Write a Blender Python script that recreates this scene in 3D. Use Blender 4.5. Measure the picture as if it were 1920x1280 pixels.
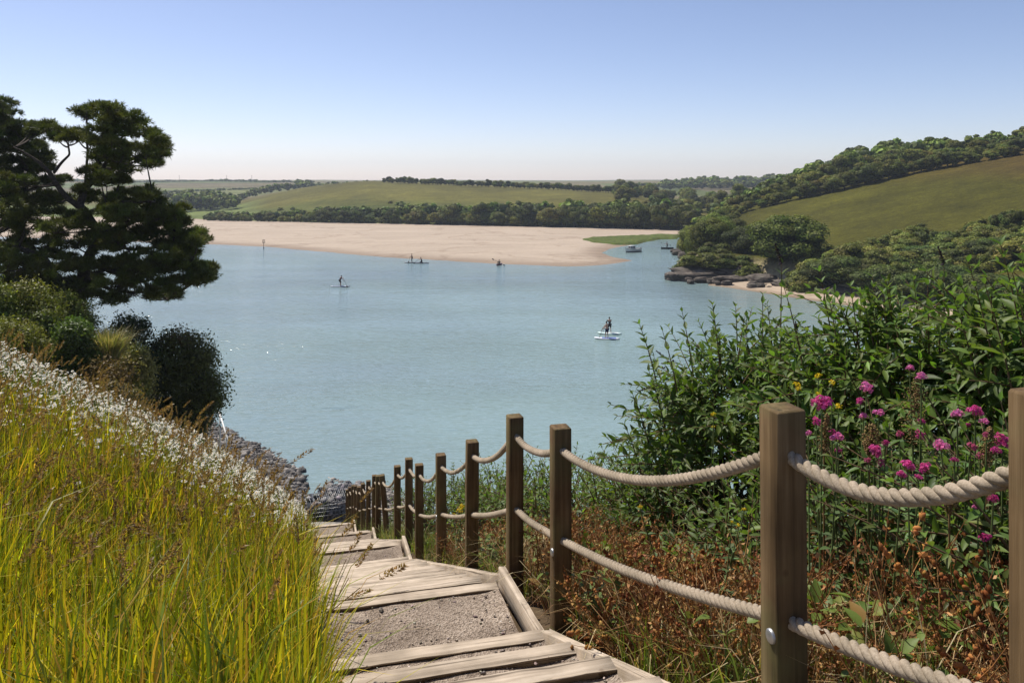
import bpy, math, random
import numpy as np
from mathutils import Vector, Matrix, Euler

# ------------------------------------------------------------------ scene, camera, sky, sun
for o in list(bpy.data.objects): bpy.data.objects.remove(o)
scene = bpy.context.scene
C = scene.collection
rng = np.random.default_rng(7); random.seed(7)
F = 1920*28/36.0            # focal length in photo pixels
HOR = 335.0                 # eye level row in the photo
WZ = -17.0                  # water level (camera eye is z = 0)

cam_d = bpy.data.cameras.new('camera'); cam = bpy.data.objects.new('camera', cam_d); C.objects.link(cam)
cam.location = (0, 0, 0); cam.rotation_euler = (math.radians(90), 0, 0)
cam_d.lens = 28; cam_d.sensor_width = 36; cam_d.shift_y = -(640-HOR)/1920.0
cam_d.clip_start = 0.05; cam_d.clip_end = 20000
scene.camera = cam

SUN_EL = math.radians(57); SUN_AZ = math.atan2(-0.74, 0.67)
sunv = Vector((math.sin(SUN_AZ)*math.cos(SUN_EL), math.cos(SUN_AZ)*math.cos(SUN_EL), math.sin(SUN_EL)))
world = bpy.data.worlds.new('World'); scene.world = world; world.use_nodes = True
wn = world.node_tree.nodes; wl = world.node_tree.links
sky = wn.new('ShaderNodeTexSky'); sky.sky_type = 'NISHITA'; sky.sun_disc = False
sky.sun_elevation = SUN_EL; sky.sun_rotation = SUN_AZ
sky.altitude = 0; sky.air_density = 0.7; sky.dust_density = 0.4; sky.ozone_density = 6.5
wn['Background'].inputs['Strength'].default_value = 0.116
wb = wn.new('ShaderNodeMix'); wb.data_type = 'RGBA'; wb.blend_type = 'MULTIPLY'; wb.inputs[0].default_value = 1      # the photograph's warm white balance
wb.inputs[7].default_value = (1.44, 1.12, .985, 1); wl.new(sky.outputs[0], wb.inputs[6]); wl.new(wb.outputs[2], wn['Background'].inputs['Color'])
sd_ = bpy.data.lights.new('sun', 'SUN'); sun = bpy.data.objects.new('sun', sd_); C.objects.link(sun)
sd_.energy = 4.6; sd_.angle = math.radians(0.53); sd_.color = (1.0, 0.955, 0.88)
sun.rotation_euler = sunv.to_track_quat('Z', 'Y').to_euler(); sun.location = (0, 0, 60)
scene.view_settings.view_transform = 'Standard'; scene.view_settings.look = 'None'
scene.view_settings.exposure = 0.3; scene.view_settings.gamma = 1.0

# ------------------------------------------------------------------ helpers
def px(x, y, Y):
    """photo pixel + forward distance -> point"""
    return np.array([(x-960)/F*Y, Y, -(y-HOR)/F*Y])
def wpt(x, y, z=WZ):
    """photo pixel on a level surface at height z -> point"""
    Y = -z*F/(y-HOR); return ((x-960)/F*Y, Y)

def mesh_np(name, V, Fs, col=None, smooth=False):
    """V (n,3); Fs list of (m,k) arrays"""
    V = np.asarray(V, dtype=np.float32)
    me = bpy.data.meshes.new(name)
    Fs = [np.asarray(f, dtype=np.int32) for f in Fs if len(f)]
    nl = sum(f.size for f in Fs); npoly = sum(len(f) for f in Fs)
    me.vertices.add(len(V)); me.vertices.foreach_set('co', V.ravel())
    me.loops.add(nl); me.polygons.add(npoly)
    me.loops.foreach_set('vertex_index', np.concatenate([f.ravel() for f in Fs]))
    st = []; tot = []; a = 0
    for f in Fs:
        k = f.shape[1]; st.append(a+np.arange(len(f))*k); tot.append(np.full(len(f), k)); a += f.size
    me.polygons.foreach_set('loop_start', np.concatenate(st).astype(np.int32))
    me.polygons.foreach_set('loop_total', np.concatenate(tot).astype(np.int32))
    if smooth: me.polygons.foreach_set('use_smooth', np.ones(npoly, dtype=bool))
    if col is not None:
        ca = me.attributes.new('Col', 'FLOAT_COLOR', 'POINT')
        c4 = np.ones((len(V), 4), dtype=np.float32); c4[:, :3] = col
        ca.data.foreach_set('color', c4.ravel())
    me.update(); me.validate()
    return me

class MB:
    """mesh builder: collects arrays, builds ONE mesh object"""
    def __init__(s): s.V = []; s.F = {}; s.C = []; s.n = 0
    def add(s, V, Fs, col=(1, 1, 1)):
        V = np.asarray(V, float).reshape(-1, 3)
        for f in Fs:
            f = np.asarray(f, int)
            if len(f): s.F.setdefault(f.shape[1], []).append(f+s.n)
        s.V.append(V); c = np.empty((len(V), 3)); c[:] = col; s.C.append(c); s.n += len(V)
        return s
    def box(s, c, d, col=(1, 1, 1), R=None):
        c = np.array(c, float); d = np.array(d, float)/2
        q = np.array([[x, y, z] for z in (-1, 1) for y in (-1, 1) for x in (-1, 1)])*d
        if R is not None: q = q@np.array(R).T
        return s.add(q+c, [[[0, 2, 3, 1], [4, 5, 7, 6], [0, 1, 5, 4], [2, 6, 7, 3], [0, 4, 6, 2], [1, 3, 7, 5]]], col)
    def tube(s, P, r, n=8, col=(1, 1, 1), cap=True):
        P = np.asarray(P, float); m = len(P); r = np.broadcast_to(np.asarray(r, float), (m,))
        T = np.gradient(P, axis=0); T /= np.linalg.norm(T, axis=1)[:, None]+1e-9
        up = np.array([0, 0, 1.]) if abs(T[0, 2]) < .9 else np.array([1., 0, 0])
        N = np.cross(T[0], up); N /= np.linalg.norm(N); rings = []
        for i in range(m):
            N = N-T[i]*np.dot(N, T[i]); N /= np.linalg.norm(N)+1e-9; B = np.cross(T[i], N)
            a = np.arange(n)*2*np.pi/n
            rings.append(P[i]+r[i]*(np.cos(a)[:, None]*N+np.sin(a)[:, None]*B))
        V = np.concatenate(rings)
        i, j = np.meshgrid(np.arange(m-1), np.arange(n), indexing='ij'); j2 = (j+1) % n
        Q = np.stack([i*n+j, i*n+j2, (i+1)*n+j2, (i+1)*n+j], -1).reshape(-1, 4)
        s.add(V, [Q], col)
        if cap:
            b = s.n-len(V)
            s.F.setdefault(n, []).append(np.array([list(range(b+n-1, b-1, -1)), list(range(b+(m-1)*n, b+m*n))]))
        return s
    def scatter(s, TV, TFs, L, Rm, col, tcol=None):
        """copies of a template: L (N,3), Rm (N,3,3) incl. scale, col (N,3)"""
        TV = np.asarray(TV, float); N = len(L); n = len(TV)
        if N == 0: return s
        V = np.einsum('nij,kj->nki', Rm, TV)+np.asarray(L)[:, None, :]
        col = np.broadcast_to(np.asarray(col, float), (N, 3))
        cc = np.repeat(col[:, None, :], n, 1)
        if tcol is not None: cc = cc*np.asarray(tcol)[None]
        off = (np.arange(N)*n)[:, None, None]
        s.add(V.reshape(-1, 3), [(np.asarray(f)[None]+off).reshape(-1, np.asarray(f).shape[1]) for f in TFs], cc.reshape(-1, 3))
        return s
    def mesh(s, name, origin=(0, 0, 0), smooth=False):
        V = np.concatenate(s.V)-np.array(origin)
        return mesh_np(name, V, [np.concatenate(v) for v in s.F.values()], np.concatenate(s.C), smooth)
    def build(s, name, mat, parent=None, smooth=False, origin=None):
        V = np.concatenate(s.V)
        if parent is not None: o0 = np.array(ORG[parent.name])
        elif origin is not None: o0 = np.array(origin, float)
        else: o0 = np.array([V[:, 0].mean(), V[:, 1].mean(), V[:, 2].min()])
        if parent is not None and origin is not None: loc = np.array(origin, float)-o0; o0 = np.array(origin, float)
        else: loc = o0 if parent is None else np.zeros(3)
        o = bpy.data.objects.new(name, s.mesh(name, o0, smooth)); C.objects.link(o)
        o.data.materials.append(mat); o.location = loc
        if parent is not None: o.parent = parent
        ORG[o.name] = o0
        return o
ORG = {}
def tag(o, label=None, cat=None, group=None, kind=None):
    if label: o['label'] = label
    if cat: o['category'] = cat
    if group: o['group'] = group
    if kind: o['kind'] = kind
    return o
def empty(name, loc):
    o = bpy.data.objects.new(name, None); C.objects.link(o); o.location = loc; ORG[o.name] = np.array(loc, float)
    o.empty_display_size = .2
    return o
def child(name, me, parent, loc=(0, 0, 0)):
    o = bpy.data.objects.new(name, me); C.objects.link(o); o.parent = parent; o.location = loc
    return o
def copy_tree(o, parent=None):
    c = o.copy(); C.objects.link(c); c.parent = parent
    for ch in list(o.children): copy_tree(ch, c)
    return c

def rotz(a):
    a = np.asarray(a); c, s = np.cos(a), np.sin(a); z = np.zeros_like(c); o = np.ones_like(c)
    return np.stack([np.stack([c, -s, z], -1), np.stack([s, c, z], -1), np.stack([z, z, o], -1)], -2)
def frames(D, roll=None):
    """rotation matrices whose local +Z is D (N,3), random roll about it"""
    D = D/(np.linalg.norm(D, axis=1)[:, None]+1e-9); N = len(D)
    ref = np.where(np.abs(D[:, 2:3]) < .95, np.array([[0, 0, 1.]]), np.array([[1., 0, 0]]))
    X = np.cross(ref, D); X /= np.linalg.norm(X, axis=1)[:, None]+1e-9; Yv = np.cross(D, X)
    if roll is None: roll = rng.uniform(0, 2*np.pi, N)
    c, s_ = np.cos(roll)[:, None], np.sin(roll)[:, None]
    return np.stack([X*c+Yv*s_, -X*s_+Yv*c, D], -1)
def rand_dirs(n):
    v = rng.normal(size=(n, 3)); return v/np.linalg.norm(v, axis=1)[:, None]
def vary(base, n, dv=.25, dh=.08):
    b = np.asarray(base, float)[None]*np.exp(rng.normal(0, dv, (n, 1)))
    return np.clip(b*np.exp(rng.normal(0, dh, (n, 3))), 0, 1)
def mixc(cols, n, p=None):
    cols = np.array(cols, float); return cols[rng.choice(len(cols), n, p=p)]

_ph = rng.uniform(0, 6.28, (6, 12)); _dr = rng.uniform(0, 6.28, (6, 12))
def snoise(X, Y, scale, k=0):
    """smooth pseudo noise in -1..1"""
    r = 0
    for i in range(8):
        f = (0.6+0.22*i)/scale*2*np.pi
        r = r+np.sin(f*(X*np.cos(_dr[k, i])+Y*np.sin(_dr[k, i]))+_ph[k, i])/(1+.25*i)
    return r/4.0
def sstep(a, b, x):
    t = np.clip((x-a)/(b-a), 0, 1); return t*t*(3-2*t)

# ------------------------------------------------------------------ materials
def newmat(name):
    m = bpy.data.materials.new(name); m.use_nodes = True
    nt = m.node_tree; n = nt.nodes; p = n['Principled BSDF']; return m, nt, n, nt.links, p
def N_(n, t, **kw):
    x = n.new(t)
    for k, v in kw.items(): setattr(x, k, v)
    return x
def ramp(n, stops):
    r = n.new('ShaderNodeValToRGB'); e = r.color_ramp.elements
    while len(e) < len(stops): e.new(0.5)
    for i, (p, c) in enumerate(stops): e[i].position = p; e[i].color = (*c, 1)
    return r
def mul(n, l, a, b, f=1.0):
    m = n.new('ShaderNodeMix'); m.data_type = 'RGBA'; m.blend_type = 'MULTIPLY'; m.inputs[0].default_value = f
    l.new(a, m.inputs[6]); l.new(b, m.inputs[7]); return m.outputs[2]
def mixrgb(n, l, fac, a, b):
    m = n.new('ShaderNodeMix'); m.data_type = 'RGBA'
    l.new(fac, m.inputs[0])
    for s, v in ((6, a), (7, b)):
        if isinstance(v, tuple): m.inputs[s].default_value = (*v, 1)
        else: l.new(v, m.inputs[s])
    return m.outputs[2]
def noise(n, l, vec, scale, detail=4, rough=.55, out=0):
    t = n.new('ShaderNodeTexNoise'); t.inputs['Scale'].default_value = scale
    t.inputs['Detail'].default_value = detail; t.inputs['Roughness'].default_value = rough
    if vec is not None: l.new(vec, t.inputs['Vector'])
    return t.outputs[out]
def bump(n, l, h, p, strength=.5, dist=.01):
    b = n.new('ShaderNodeBump'); b.inputs['Strength'].default_value = strength; b.inputs['Distance'].default_value = dist
    l.new(h, b.inputs['Height']); l.new(b.outputs[0], p.inputs['Normal']); return b

def leaf_mat(name, transl=.35, rough=.5, spec=.3, back=None, rv=.25, tcol=(1.15, 1.25, .55)):
    """foliage: colour from the Col attribute, light shining through"""
    m, nt, n, l, p = newmat(name)
    a = N_(n, 'ShaderNodeAttribute', attribute_name='Col')
    oi = n.new('ShaderNodeObjectInfo')
    mr = n.new('ShaderNodeMapRange'); mr.inputs[3].default_value = 1-rv; mr.inputs[4].default_value = 1+rv
    l.new(oi.outputs['Random'], mr.inputs[0])
    hsv = n.new('ShaderNodeHueSaturation'); l.new(a.outputs['Color'], hsv.inputs['Color']); l.new(mr.outputs[0], hsv.inputs['Value'])
    if rv > .3:
        sq = n.new('ShaderNodeMath'); sq.operation = 'FRACT'; m5 = n.new('ShaderNodeMath'); m5.operation = 'MULTIPLY'; m5.inputs[1].default_value = 7.31; l.new(oi.outputs['Random'], m5.inputs[0]); l.new(m5.outputs[0], sq.inputs[0])
        mh = n.new('ShaderNodeMapRange'); mh.inputs[3].default_value = .478; mh.inputs[4].default_value = .525; l.new(sq.outputs[0], mh.inputs[0]); l.new(mh.outputs[0], hsv.inputs['Hue'])
    col = hsv.outputs[0]
    if back:
        g = n.new('ShaderNodeNewGeometry'); col = mixrgb(n, l, g.outputs['Backfacing'], col, back)
    l.new(col, p.inputs['Base Color']); p.inputs['Roughness'].default_value = rough
    p.inputs['Specular IOR Level'].default_value = spec
    t = n.new('ShaderNodeBsdfTranslucent')
    tm = n.new('ShaderNodeMix'); tm.data_type = 'RGBA'; tm.blend_type = 'MULTIPLY'; tm.inputs[0].default_value = 1
    l.new(hsv.outputs[0], tm.inputs[6]); tm.inputs[7].default_value = (*tcol, 1); l.new(tm.outputs[2], t.inputs['Color'])
    ms = n.new('ShaderNodeMixShader'); ms.inputs[0].default_value = transl
    l.new(p.outputs[0], ms.inputs[1]); l.new(t.outputs[0], ms.inputs[2]); l.new(ms.outputs[0], n['Material Output'].inputs[0])
    return m
def plain(name, col, rough=.6, spec=.4, metal=0, nscale=None, namp=.25, bstr=0, bdist=.005):
    m, nt, n, l, p = newmat(name)
    p.inputs['Base Color'].default_value = (*col, 1); p.inputs['Roughness'].default_value = rough
    p.inputs['Specular IOR Level'].default_value = spec; p.inputs['Metallic'].default_value = metal
    if nscale:
        tc = n.new('ShaderNodeTexCoord'); h = noise(n, l, tc.outputs['Object'], nscale)
        r = ramp(n, [(.3, tuple(c*(1-namp) for c in col)), (.7, tuple(min(1, c*(1+namp)) for c in col))])
        l.new(h, r.inputs[0]); l.new(r.outputs[0], p.inputs['Base Color'])
        if bstr: bump(n, l, h, p, bstr, bdist)
    return m
def wood_mat(name, dark, mid, light, axis='Z', green=0.0, gscale=1.0):
    m, nt, n, l, p = newmat(name)
    tc = n.new('ShaderNodeTexCoord'); oi = n.new('ShaderNodeObjectInfo')
    ad = n.new('ShaderNodeVectorMath'); ad.operation = 'ADD'
    l.new(tc.outputs['Object'], ad.inputs[0])
    sc = n.new('ShaderNodeVectorMath'); sc.operation = 'SCALE'; sc.inputs[3].default_value = 37.0
    cmb = n.new('ShaderNodeCombineXYZ')
    for i in range(3): l.new(oi.outputs['Random'], cmb.inputs[i])
    l.new(cmb.outputs[0], sc.inputs[0]); l.new(sc.outputs[0], ad.inputs[1])
    mp = n.new('ShaderNodeMapping'); s = [34, 34, 34]; s['XYZ'.index(axis)] = 1.4
    mp.inputs['Scale'].default_value = [v*gscale for v in s]; l.new(ad.outputs[0], mp.inputs[0])
    g1 = noise(n, l, mp.outputs[0], 1.0, 6, .6)
    r = ramp(n, [(.25, dark), (.5, mid), (.75, light)]); l.new(g1, r.inputs[0])
    big = noise(n, l, ad.outputs[0], 5.0, 3)
    r2 = ramp(n, [(.3, (.72, .70, .66)), (.7, (1.15, 1.12, 1.08))]); l.new(big, r2.inputs[0])
    col = mul(n, l, r.outputs[0], r2.outputs[0])
    # fine dark drying cracks along the grain
    mp2 = n.new('ShaderNodeMapping'); s2 = [55, 55, 55]; s2['XYZ'.index(axis)] = .9
    mp2.inputs['Scale'].default_value = [v*gscale for v in s2]; l.new(ad.outputs[0], mp2.inputs[0])
    ck = noise(n, l, mp2.outputs[0], 1.0, 2, .4)
    rc = ramp(n, [(.30, (.28, .26, .24)), (.37, (1, 1, 1))]); l.new(ck, rc.inputs[0])
    col = mul(n, l, col, rc.outputs[0], .8)
    if green:
        gn = noise(n, l, ad.outputs[0], 3.0, 4); rg = ramp(n, [(.5, (0, 0, 0)), (.72, (green,)*3)]); l.new(gn, rg.inputs[0])
        col = mixrgb(n, l, rg.outputs[0], col, (.15, .15, .055))
    vo = n.new('ShaderNodeTexVoronoi'); vo.inputs['Scale'].default_value = 4.5; l.new(ad.outputs[0], vo.inputs['Vector'])
    rk = ramp(n, [(.05, (.35, .27, .2)), (.09, (1, 1, 1))]); l.new(vo.outputs[0], rk.inputs[0])
    col = mul(n, l, col, rk.outputs[0], .7)
    l.new(col, p.inputs['Base Color']); p.inputs['Roughness'].default_value = .82; p.inputs['Specular IOR Level'].default_value = .2
    hm = n.new('ShaderNodeMath'); hm.operation = 'MULTIPLY'; l.new(g1, hm.inputs[0]); l.new(rc.outputs[0], hm.inputs[1])
    bump(n, l, hm.outputs[0], p, .6, .006)
    return m
def vcol_ground(name, nscales=((.5, .3), (8, .35)), rough=.95, bstr=.4, bdist=.05):
    """ground: plan colours in Col, broken up by noise"""
    m, nt, n, l, p = newmat(name)
    a = N_(n, 'ShaderNodeAttribute', attribute_name='Col'); tc = n.new('ShaderNodeTexCoord')
    col = a.outputs['Color']; h = None
    for s, amp in nscales:
        h = noise(n, l, tc.outputs['Object'], s, 5, .6)
        r = ramp(n, [(.28, (1-amp,)*3), (.72, (1+amp, 1+amp, 1+amp*.8))]); l.new(h, r.inputs[0]); col = mul(n, l, col, r.outputs[0])
    l.new(col, p.inputs['Base Color']); p.inputs['Roughness'].default_value = rough; p.inputs['Specular IOR Level'].default_value = .1
    bump(n, l, h, p, bstr, bdist)
    return m

M_leaf = leaf_mat('leaf_green', .3, .5, .25, rv=.22)
M_tree = leaf_mat('far_foliage', .24, .6, .15, rv=.34)
M_pine = leaf_mat('pine_needles', .22, .55, .2, rv=.05)
M_grass = leaf_mat('grass_blade', .45, .45, .3, rv=0, tcol=(1.25, 1.25, .5))
M_flower = leaf_mat('petal', .35, .6, .2, rv=.08, tcol=(1, 1, 1))
M_bud = leaf_mat('buddleia_leaf', .40, .5, .28, back=(.20, .25, .15), rv=.28, tcol=(1.3, 1.5, .45))
M_dry = leaf_mat('dry_plant', .2, .8, .1, rv=.1, tcol=(1.1, .9, .6))
M_bark = plain('bark', (.075, .06, .048), .9, .1, nscale=14, namp=.5, bstr=.8, bdist=.03)
M_stem = plain('green_stem', (.10, .13, .04), .7, .2, nscale=8)
M_twig = plain('brown_twig', (.14, .09, .05), .85, .1, nscale=12, namp=.4)
M_post = wood_mat('post_timber', (.064, .039, .017), (.125, .079, .036), (.205, .140, .072), 'Z', green=.45)
M_tread = wood_mat('step_timber', (.24, .19, .14), (.43, .355, .275), (.60, .51, .41), 'X')
M_metal = plain('galvanised', (.42, .42, .42), .45, .5, .85, nscale=30)
M_black = plain('black_rubber', (.015, .015, .016), .5)

# gravel
def gravel_mat():
    m, nt, n, l, p = newmat('path_gravel'); tc = n.new('ShaderNodeTexCoord')
    v = n.new('ShaderNodeTexVoronoi'); v.inputs['Scale'].default_value = 95; l.new(tc.outputs['Object'], v.inputs['Vector'])
    r = ramp(n, [(0, (.13, .102, .078)), (.5, (.325, .262, .208)), (.93, (.41, .345, .285)), (1, (.55, .50, .45))])
    l.new(v.outputs['Color'], r.inputs[0])
    big = noise(n, l, tc.outputs['Object'], 3.2, 5, .65); r2 = ramp(n, [(.3, (.62, .58, .54)), (.7, (1.2, 1.17, 1.12))]); l.new(big, r2.inputs[0])
    l.new(mul(n, l, r.outputs[0], r2.outputs[0]), p.inputs['Base Color'])
    p.inputs['Roughness'].default_value = .95; p.inputs['Specular IOR Level'].default_value = .15
    ad = n.new('ShaderNodeMath'); l.new(v.outputs['Distance'], ad.inputs[0]); l.new(noise(n, l, tc.outputs['Object'], 40, 4), ad.inputs[1])
    bump(n, l, ad.outputs[0], p, .9, .012); return m
M_gravel = gravel_mat()

def rope_mat():
    m, nt, n, l, p = newmat('rope_fibre'); tc = n.new('ShaderNodeTexCoord')
    h = noise(n, l, tc.outputs['Object'], 160, 3, .7); big = noise(n, l, tc.outputs['Object'], 6, 4)
    r = ramp(n, [(.3, (.25, .20, .145)), (.7, (.43, .36, .275))]); l.new(h, r.inputs[0])
    r2 = ramp(n, [(.3, (.66, .65, .60)), (.65, (1.1, 1.07, 1.04))]); l.new(big, r2.inputs[0])
    l.new(mul(n, l, r.outputs[0], r2.outputs[0]), p.inputs['Base Color'])
    p.inputs['Roughness'].default_value = .9; p.inputs['Specular IOR Level'].default_value = .1
    bump(n, l, h, p, .35, .003); return m
M_rope = rope_mat()

def water_mat():
    m, nt, n, l, p = newmat('estuary_water'); tc = n.new('ShaderNodeTexCoord'); ob = tc.outputs['Object']
    # bed seen through shallow water: sand, and dark weed patches
    big = noise(n, l, ob, .016, 4, .55)
    r = ramp(n, [(.30, (.165, .22, .232)), (.52, (.208, .288, .278)), (.72, (.25, .345, .312))]); l.new(big, r.inputs[0])
    col = r.outputs[0]
    mpw = n.new('ShaderNodeMapping'); mpw.inputs['Scale'].default_value = (.10, .22, 1); mpw.inputs['Location'].default_value = (3.7, 1.2, 0); l.new(ob, mpw.inputs[0])
    wd = noise(n, l, mpw.outputs[0], 1.0, 5, .65); rw = ramp(n, [(.64, (0, 0, 0)), (.72, (.4, .4, .4))]); l.new(wd, rw.inputs[0])
    col = mixrgb(n, l, rw.outputs[0], col, (.05, .10, .14))
    l.new(col, p.inputs['Base Color'])
    p.inputs['Roughness'].default_value = .09; p.inputs['IOR'].default_value = 1.333; p.inputs['Specular IOR Level'].default_value = .5
    def waves(sx, sy, rot, detail):
        mp = n.new('ShaderNodeMapping'); mp.inputs['Rotation'].default_value = (0, 0, math.radians(rot)); mp.inputs['Scale'].default_value = (sx, sy, 1)
        l.new(ob, mp.inputs[0]); return noise(n, l, mp.outputs[0], 1.0, detail, .5)
    a = waves(.55, 2.1, -24, 3); b = waves(1.6, 4.4, -8, 2); c = waves(.09, .3, -18, 3)
    s1 = n.new('ShaderNodeMath'); s1.operation = 'MULTIPLY_ADD'; s1.inputs[1].default_value = .35; l.new(b, s1.inputs[0]); l.new(a, s1.inputs[2])
    s2 = n.new('ShaderNodeMath'); s2.operation = 'MULTIPLY_ADD'; s2.inputs[1].default_value = 1.1; l.new(c, s2.inputs[0]); l.new(s1.outputs[0], s2.inputs[2])
    b_ = bump(n, l, s2.outputs[0], p, 1.0, .23)
    ln = waves(.014, .07, -12, 4); rl = ramp(n, [(.36, (.45,)*3), (.64, (1, 1, 1))]); l.new(ln, rl.inputs[0]); l.new(rl.outputs[0], b_.inputs['Strength']); return m
M_water = water_mat()

def sand_mat():
    m, nt, n, l, p = newmat('pale_sand'); tc = n.new('ShaderNodeTexCoord')
    a = N_(n, 'ShaderNodeAttribute', attribute_name='Col')
    mp = n.new('ShaderNodeMapping'); mp.inputs['Scale'].default_value = (.05, .22, 1); mp.inputs['Rotation'].default_value = (0, 0, math.radians(-8)); l.new(tc.outputs['Object'], mp.inputs[0])
    h = noise(n, l, mp.outputs[0], 1.0, 6, .62); r = ramp(n, [(.3, (.84, .82, .80)), (.68, (1.07, 1.05, 1.04))]); l.new(h, r.inputs[0])
    v = noise(n, l, tc.outputs['Object'], 1.3, 4); r2 = ramp(n, [(.35, (.92, .91, .9)), (.7, (1.05, 1.05, 1.05))]); l.new(v, r2.inputs[0])
    # narrow darker drainage rills
    wv = n.new('ShaderNodeTexNoise'); wv.inputs['Scale'].default_value = .035; wv.inputs['Detail'].default_value = 5; l.new(tc.outputs['Object'], wv.inputs['Vector'])
    rr = ramp(n, [(.485, (1, 1, 1)), (.5, (.80, .77, .74)), (.515, (1, 1, 1))]); l.new(wv.outputs[0], rr.inputs[0])
    col = mul(n, l, mul(n, l, mul(n, l, a.outputs['Color'], r.outputs[0]), r2.outputs[0]), rr.outputs[0])
    l.new(col, p.inputs['Base Color']); p.inputs['Roughness'].default_value = .85; p.inputs['Specular IOR Level'].default_value = .2
    bump(n, l, v, p, .3, .05); return m
M_sand = sand_mat()

def rock_mat(name, cols):
    m, nt, n, l, p = newmat(name); tc = n.new('ShaderNodeTexCoord')
    mp = n.new('ShaderNodeMapping'); mp.inputs['Scale'].default_value = (.5, .5, 2.6); mp.inputs['Rotation'].default_value = (.12, .1, 0); l.new(tc.outputs['Object'], mp.inputs[0])
    h = noise(n, l, mp.outputs[0], 1.2, 7, .65); r = ramp(n, list(zip((.25, .5, .75), cols))); l.new(h, r.inputs[0])
    a = N_(n, 'ShaderNodeAttribute', attribute_name='Col')
    l.new(mul(n, l, r.outputs[0], a.outputs['Color']), p.inputs['Base Color']); p.inputs['Roughness'].default_value = .85; p.inputs['Specular IOR Level'].default_value = .2
    bump(n, l, h, p, 1.0, .6); return m
M_rock = rock_mat('slate_rock', ((.030, .024, .019), (.095, .078, .062), (.30, .25, .20)))
M_stone = plain('beach_stone', (.25, .235, .225), .85, .2, nscale=9, namp=.35)
M_stonec = rock_mat('pebble', ((.55, .53, .52), (.8, .78, .76), (1, 1, 1)))
M_field = vcol_ground('far_grassland', ((.010, .26), (.035, .24), (.12, .26), (.7, .30), (2.4, .36)), bstr=.9, bdist=.45)
M_soil = vcol_ground('hillside_soil', ((.6, .3), (9, .4)), bstr=.6, bdist=.03)
# ------------------------------------------------------------------ path frame
U = np.array([-.2516, .9678]); Vv = np.array([.9678, .2516]); O0 = np.array([1.3, 0.0])
PROT = math.atan2(Vv[1], Vv[0]); PW = 1.21
def st(X, Y):
    dx = X-O0[0]; return dx*U[0]+Y*U[1], dx*Vv[0]+Y*Vv[1]
def PP(s, t): return O0+U*s+Vv*t
STEPS = [(2.4, -1.57), (2.88, -1.79), (3.35, -2.0), (3.84, -2.22), (4.34, -2.44), (5.33, -2.68)]
def flight(y1, n, run=.5, rise=.22):
    y, z = STEPS[-1]
    for i in range(n): STEPS.append((y+run*(i+1), z-rise*(i+1)))
flight(0, 8); STEPS.append((9.85, -4.66)); STEPS.append((10.72, -4.87)); flight(0, 8); STEPS.append((15.6, -6.87))
flight(0, 9, .5, .225); STEPS.append((21.6, -9.3)); flight(0, 7, .5, .225)
LAST = STEPS[-1]
_zy = [-8, 1.9]+[a for a, b in STEPS]+[27.5, 33, 38, 46, 60, 90]
_zz = [-1.5, -1.52]+[b for a, b in STEPS]+[-11.9, -14.2, -16.0, -17.05, -18.6, -20]
def zlin(Yp): return np.interp(Yp, _zy, _zz)

def ground(X, Y):
    X = np.asarray(X, float); Y = np.asarray(Y, float)
    s, t = st(X, Y); Yp = s*U[1]; base = zlin(Yp)
    d = np.maximum(0, -PW-t)
    S = sstep(1.5, 10, Yp)
    zl = base-.10+S*(.525*d+.6*(1-np.exp(-d/.8)))+.10*d*(1-S)
    dr = np.maximum(0, t)
    zr = base-.16-.08*dr-.55*np.maximum(0, dr-3.6)
    mid = (t > -PW-.02) & (t < .02)
    z = np.where(t < -PW/2, zl, zr); z = np.where(mid, base-.42, z)
    # left of the path the slope breaks off above the beach
    beach = np.interp(Yp-1.75*d+.8*np.minimum(dr, 4), [26, 33, 44.5, 46.5, 60, 80], [-13.6, -15.2, -16.8, -17.05, -18.6, -20])
    edge = 27.0+.55*np.minimum(d, 16)+.25*snoise(X, Y, 9, 3)*np.minimum(d, 6)
    k = sstep(0, 5.5, Yp-edge)
    z = z*(1-k)+np.minimum(beach, z)*k
    return z+.05*snoise(X, Y, 2.3, 1)*np.where(mid, 0, 1)
def gz(x, y): return float(ground(np.array([x]), np.array([y]))[0])

def grid_mesh(P, ni, nj):
    i, j = np.meshgrid(np.arange(ni-1), np.arange(nj-1), indexing='ij')
    return np.stack([i*nj+j, (i+1)*nj+j, (i+1)*nj+j+1, i*nj+j+1], -1).reshape(-1, 4)

ss = np.concatenate([np.arange(-6, 32, .3), np.arange(32, 72, .6)]); tt = np.concatenate([np.arange(-46, -12, .9), np.arange(-12, -PW-.05, .3), [-PW-.03, -PW+.03, -.6, -.03, .03], np.arange(.3, 8, .3), np.arange(8, 34, .9)])
Sg, Tg = np.meshgrid(ss, tt, indexing='ij'); Xg = O0[0]+U[0]*Sg+Vv[0]*Tg; Yg = U[1]*Sg+Vv[1]*Tg
Zg = ground(Xg, Yg); Zg = np.maximum(Zg, -21)
# plan colours: meadow thatch left, brown earth right, shingle low down
cg = np.empty(Xg.shape+(3,)); cg[:] = (.085, .085, .03)
cg[Tg > -PW/2] = (.085, .058, .036)
low = sstep(-13.6, -15.0, Zg)[..., None]; cg = cg*(1-low)+np.array((.17, .155, .145))*low
mb = MB(); mb.add(np.stack([Xg, Yg, Zg], -1).reshape(-1, 3), [grid_mesh(None, len(ss), len(tt))[:, ::-1]], cg.reshape(-1, 3))
hill = tag(mb.build('hillside', M_soil, smooth=True), kind='structure')

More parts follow.
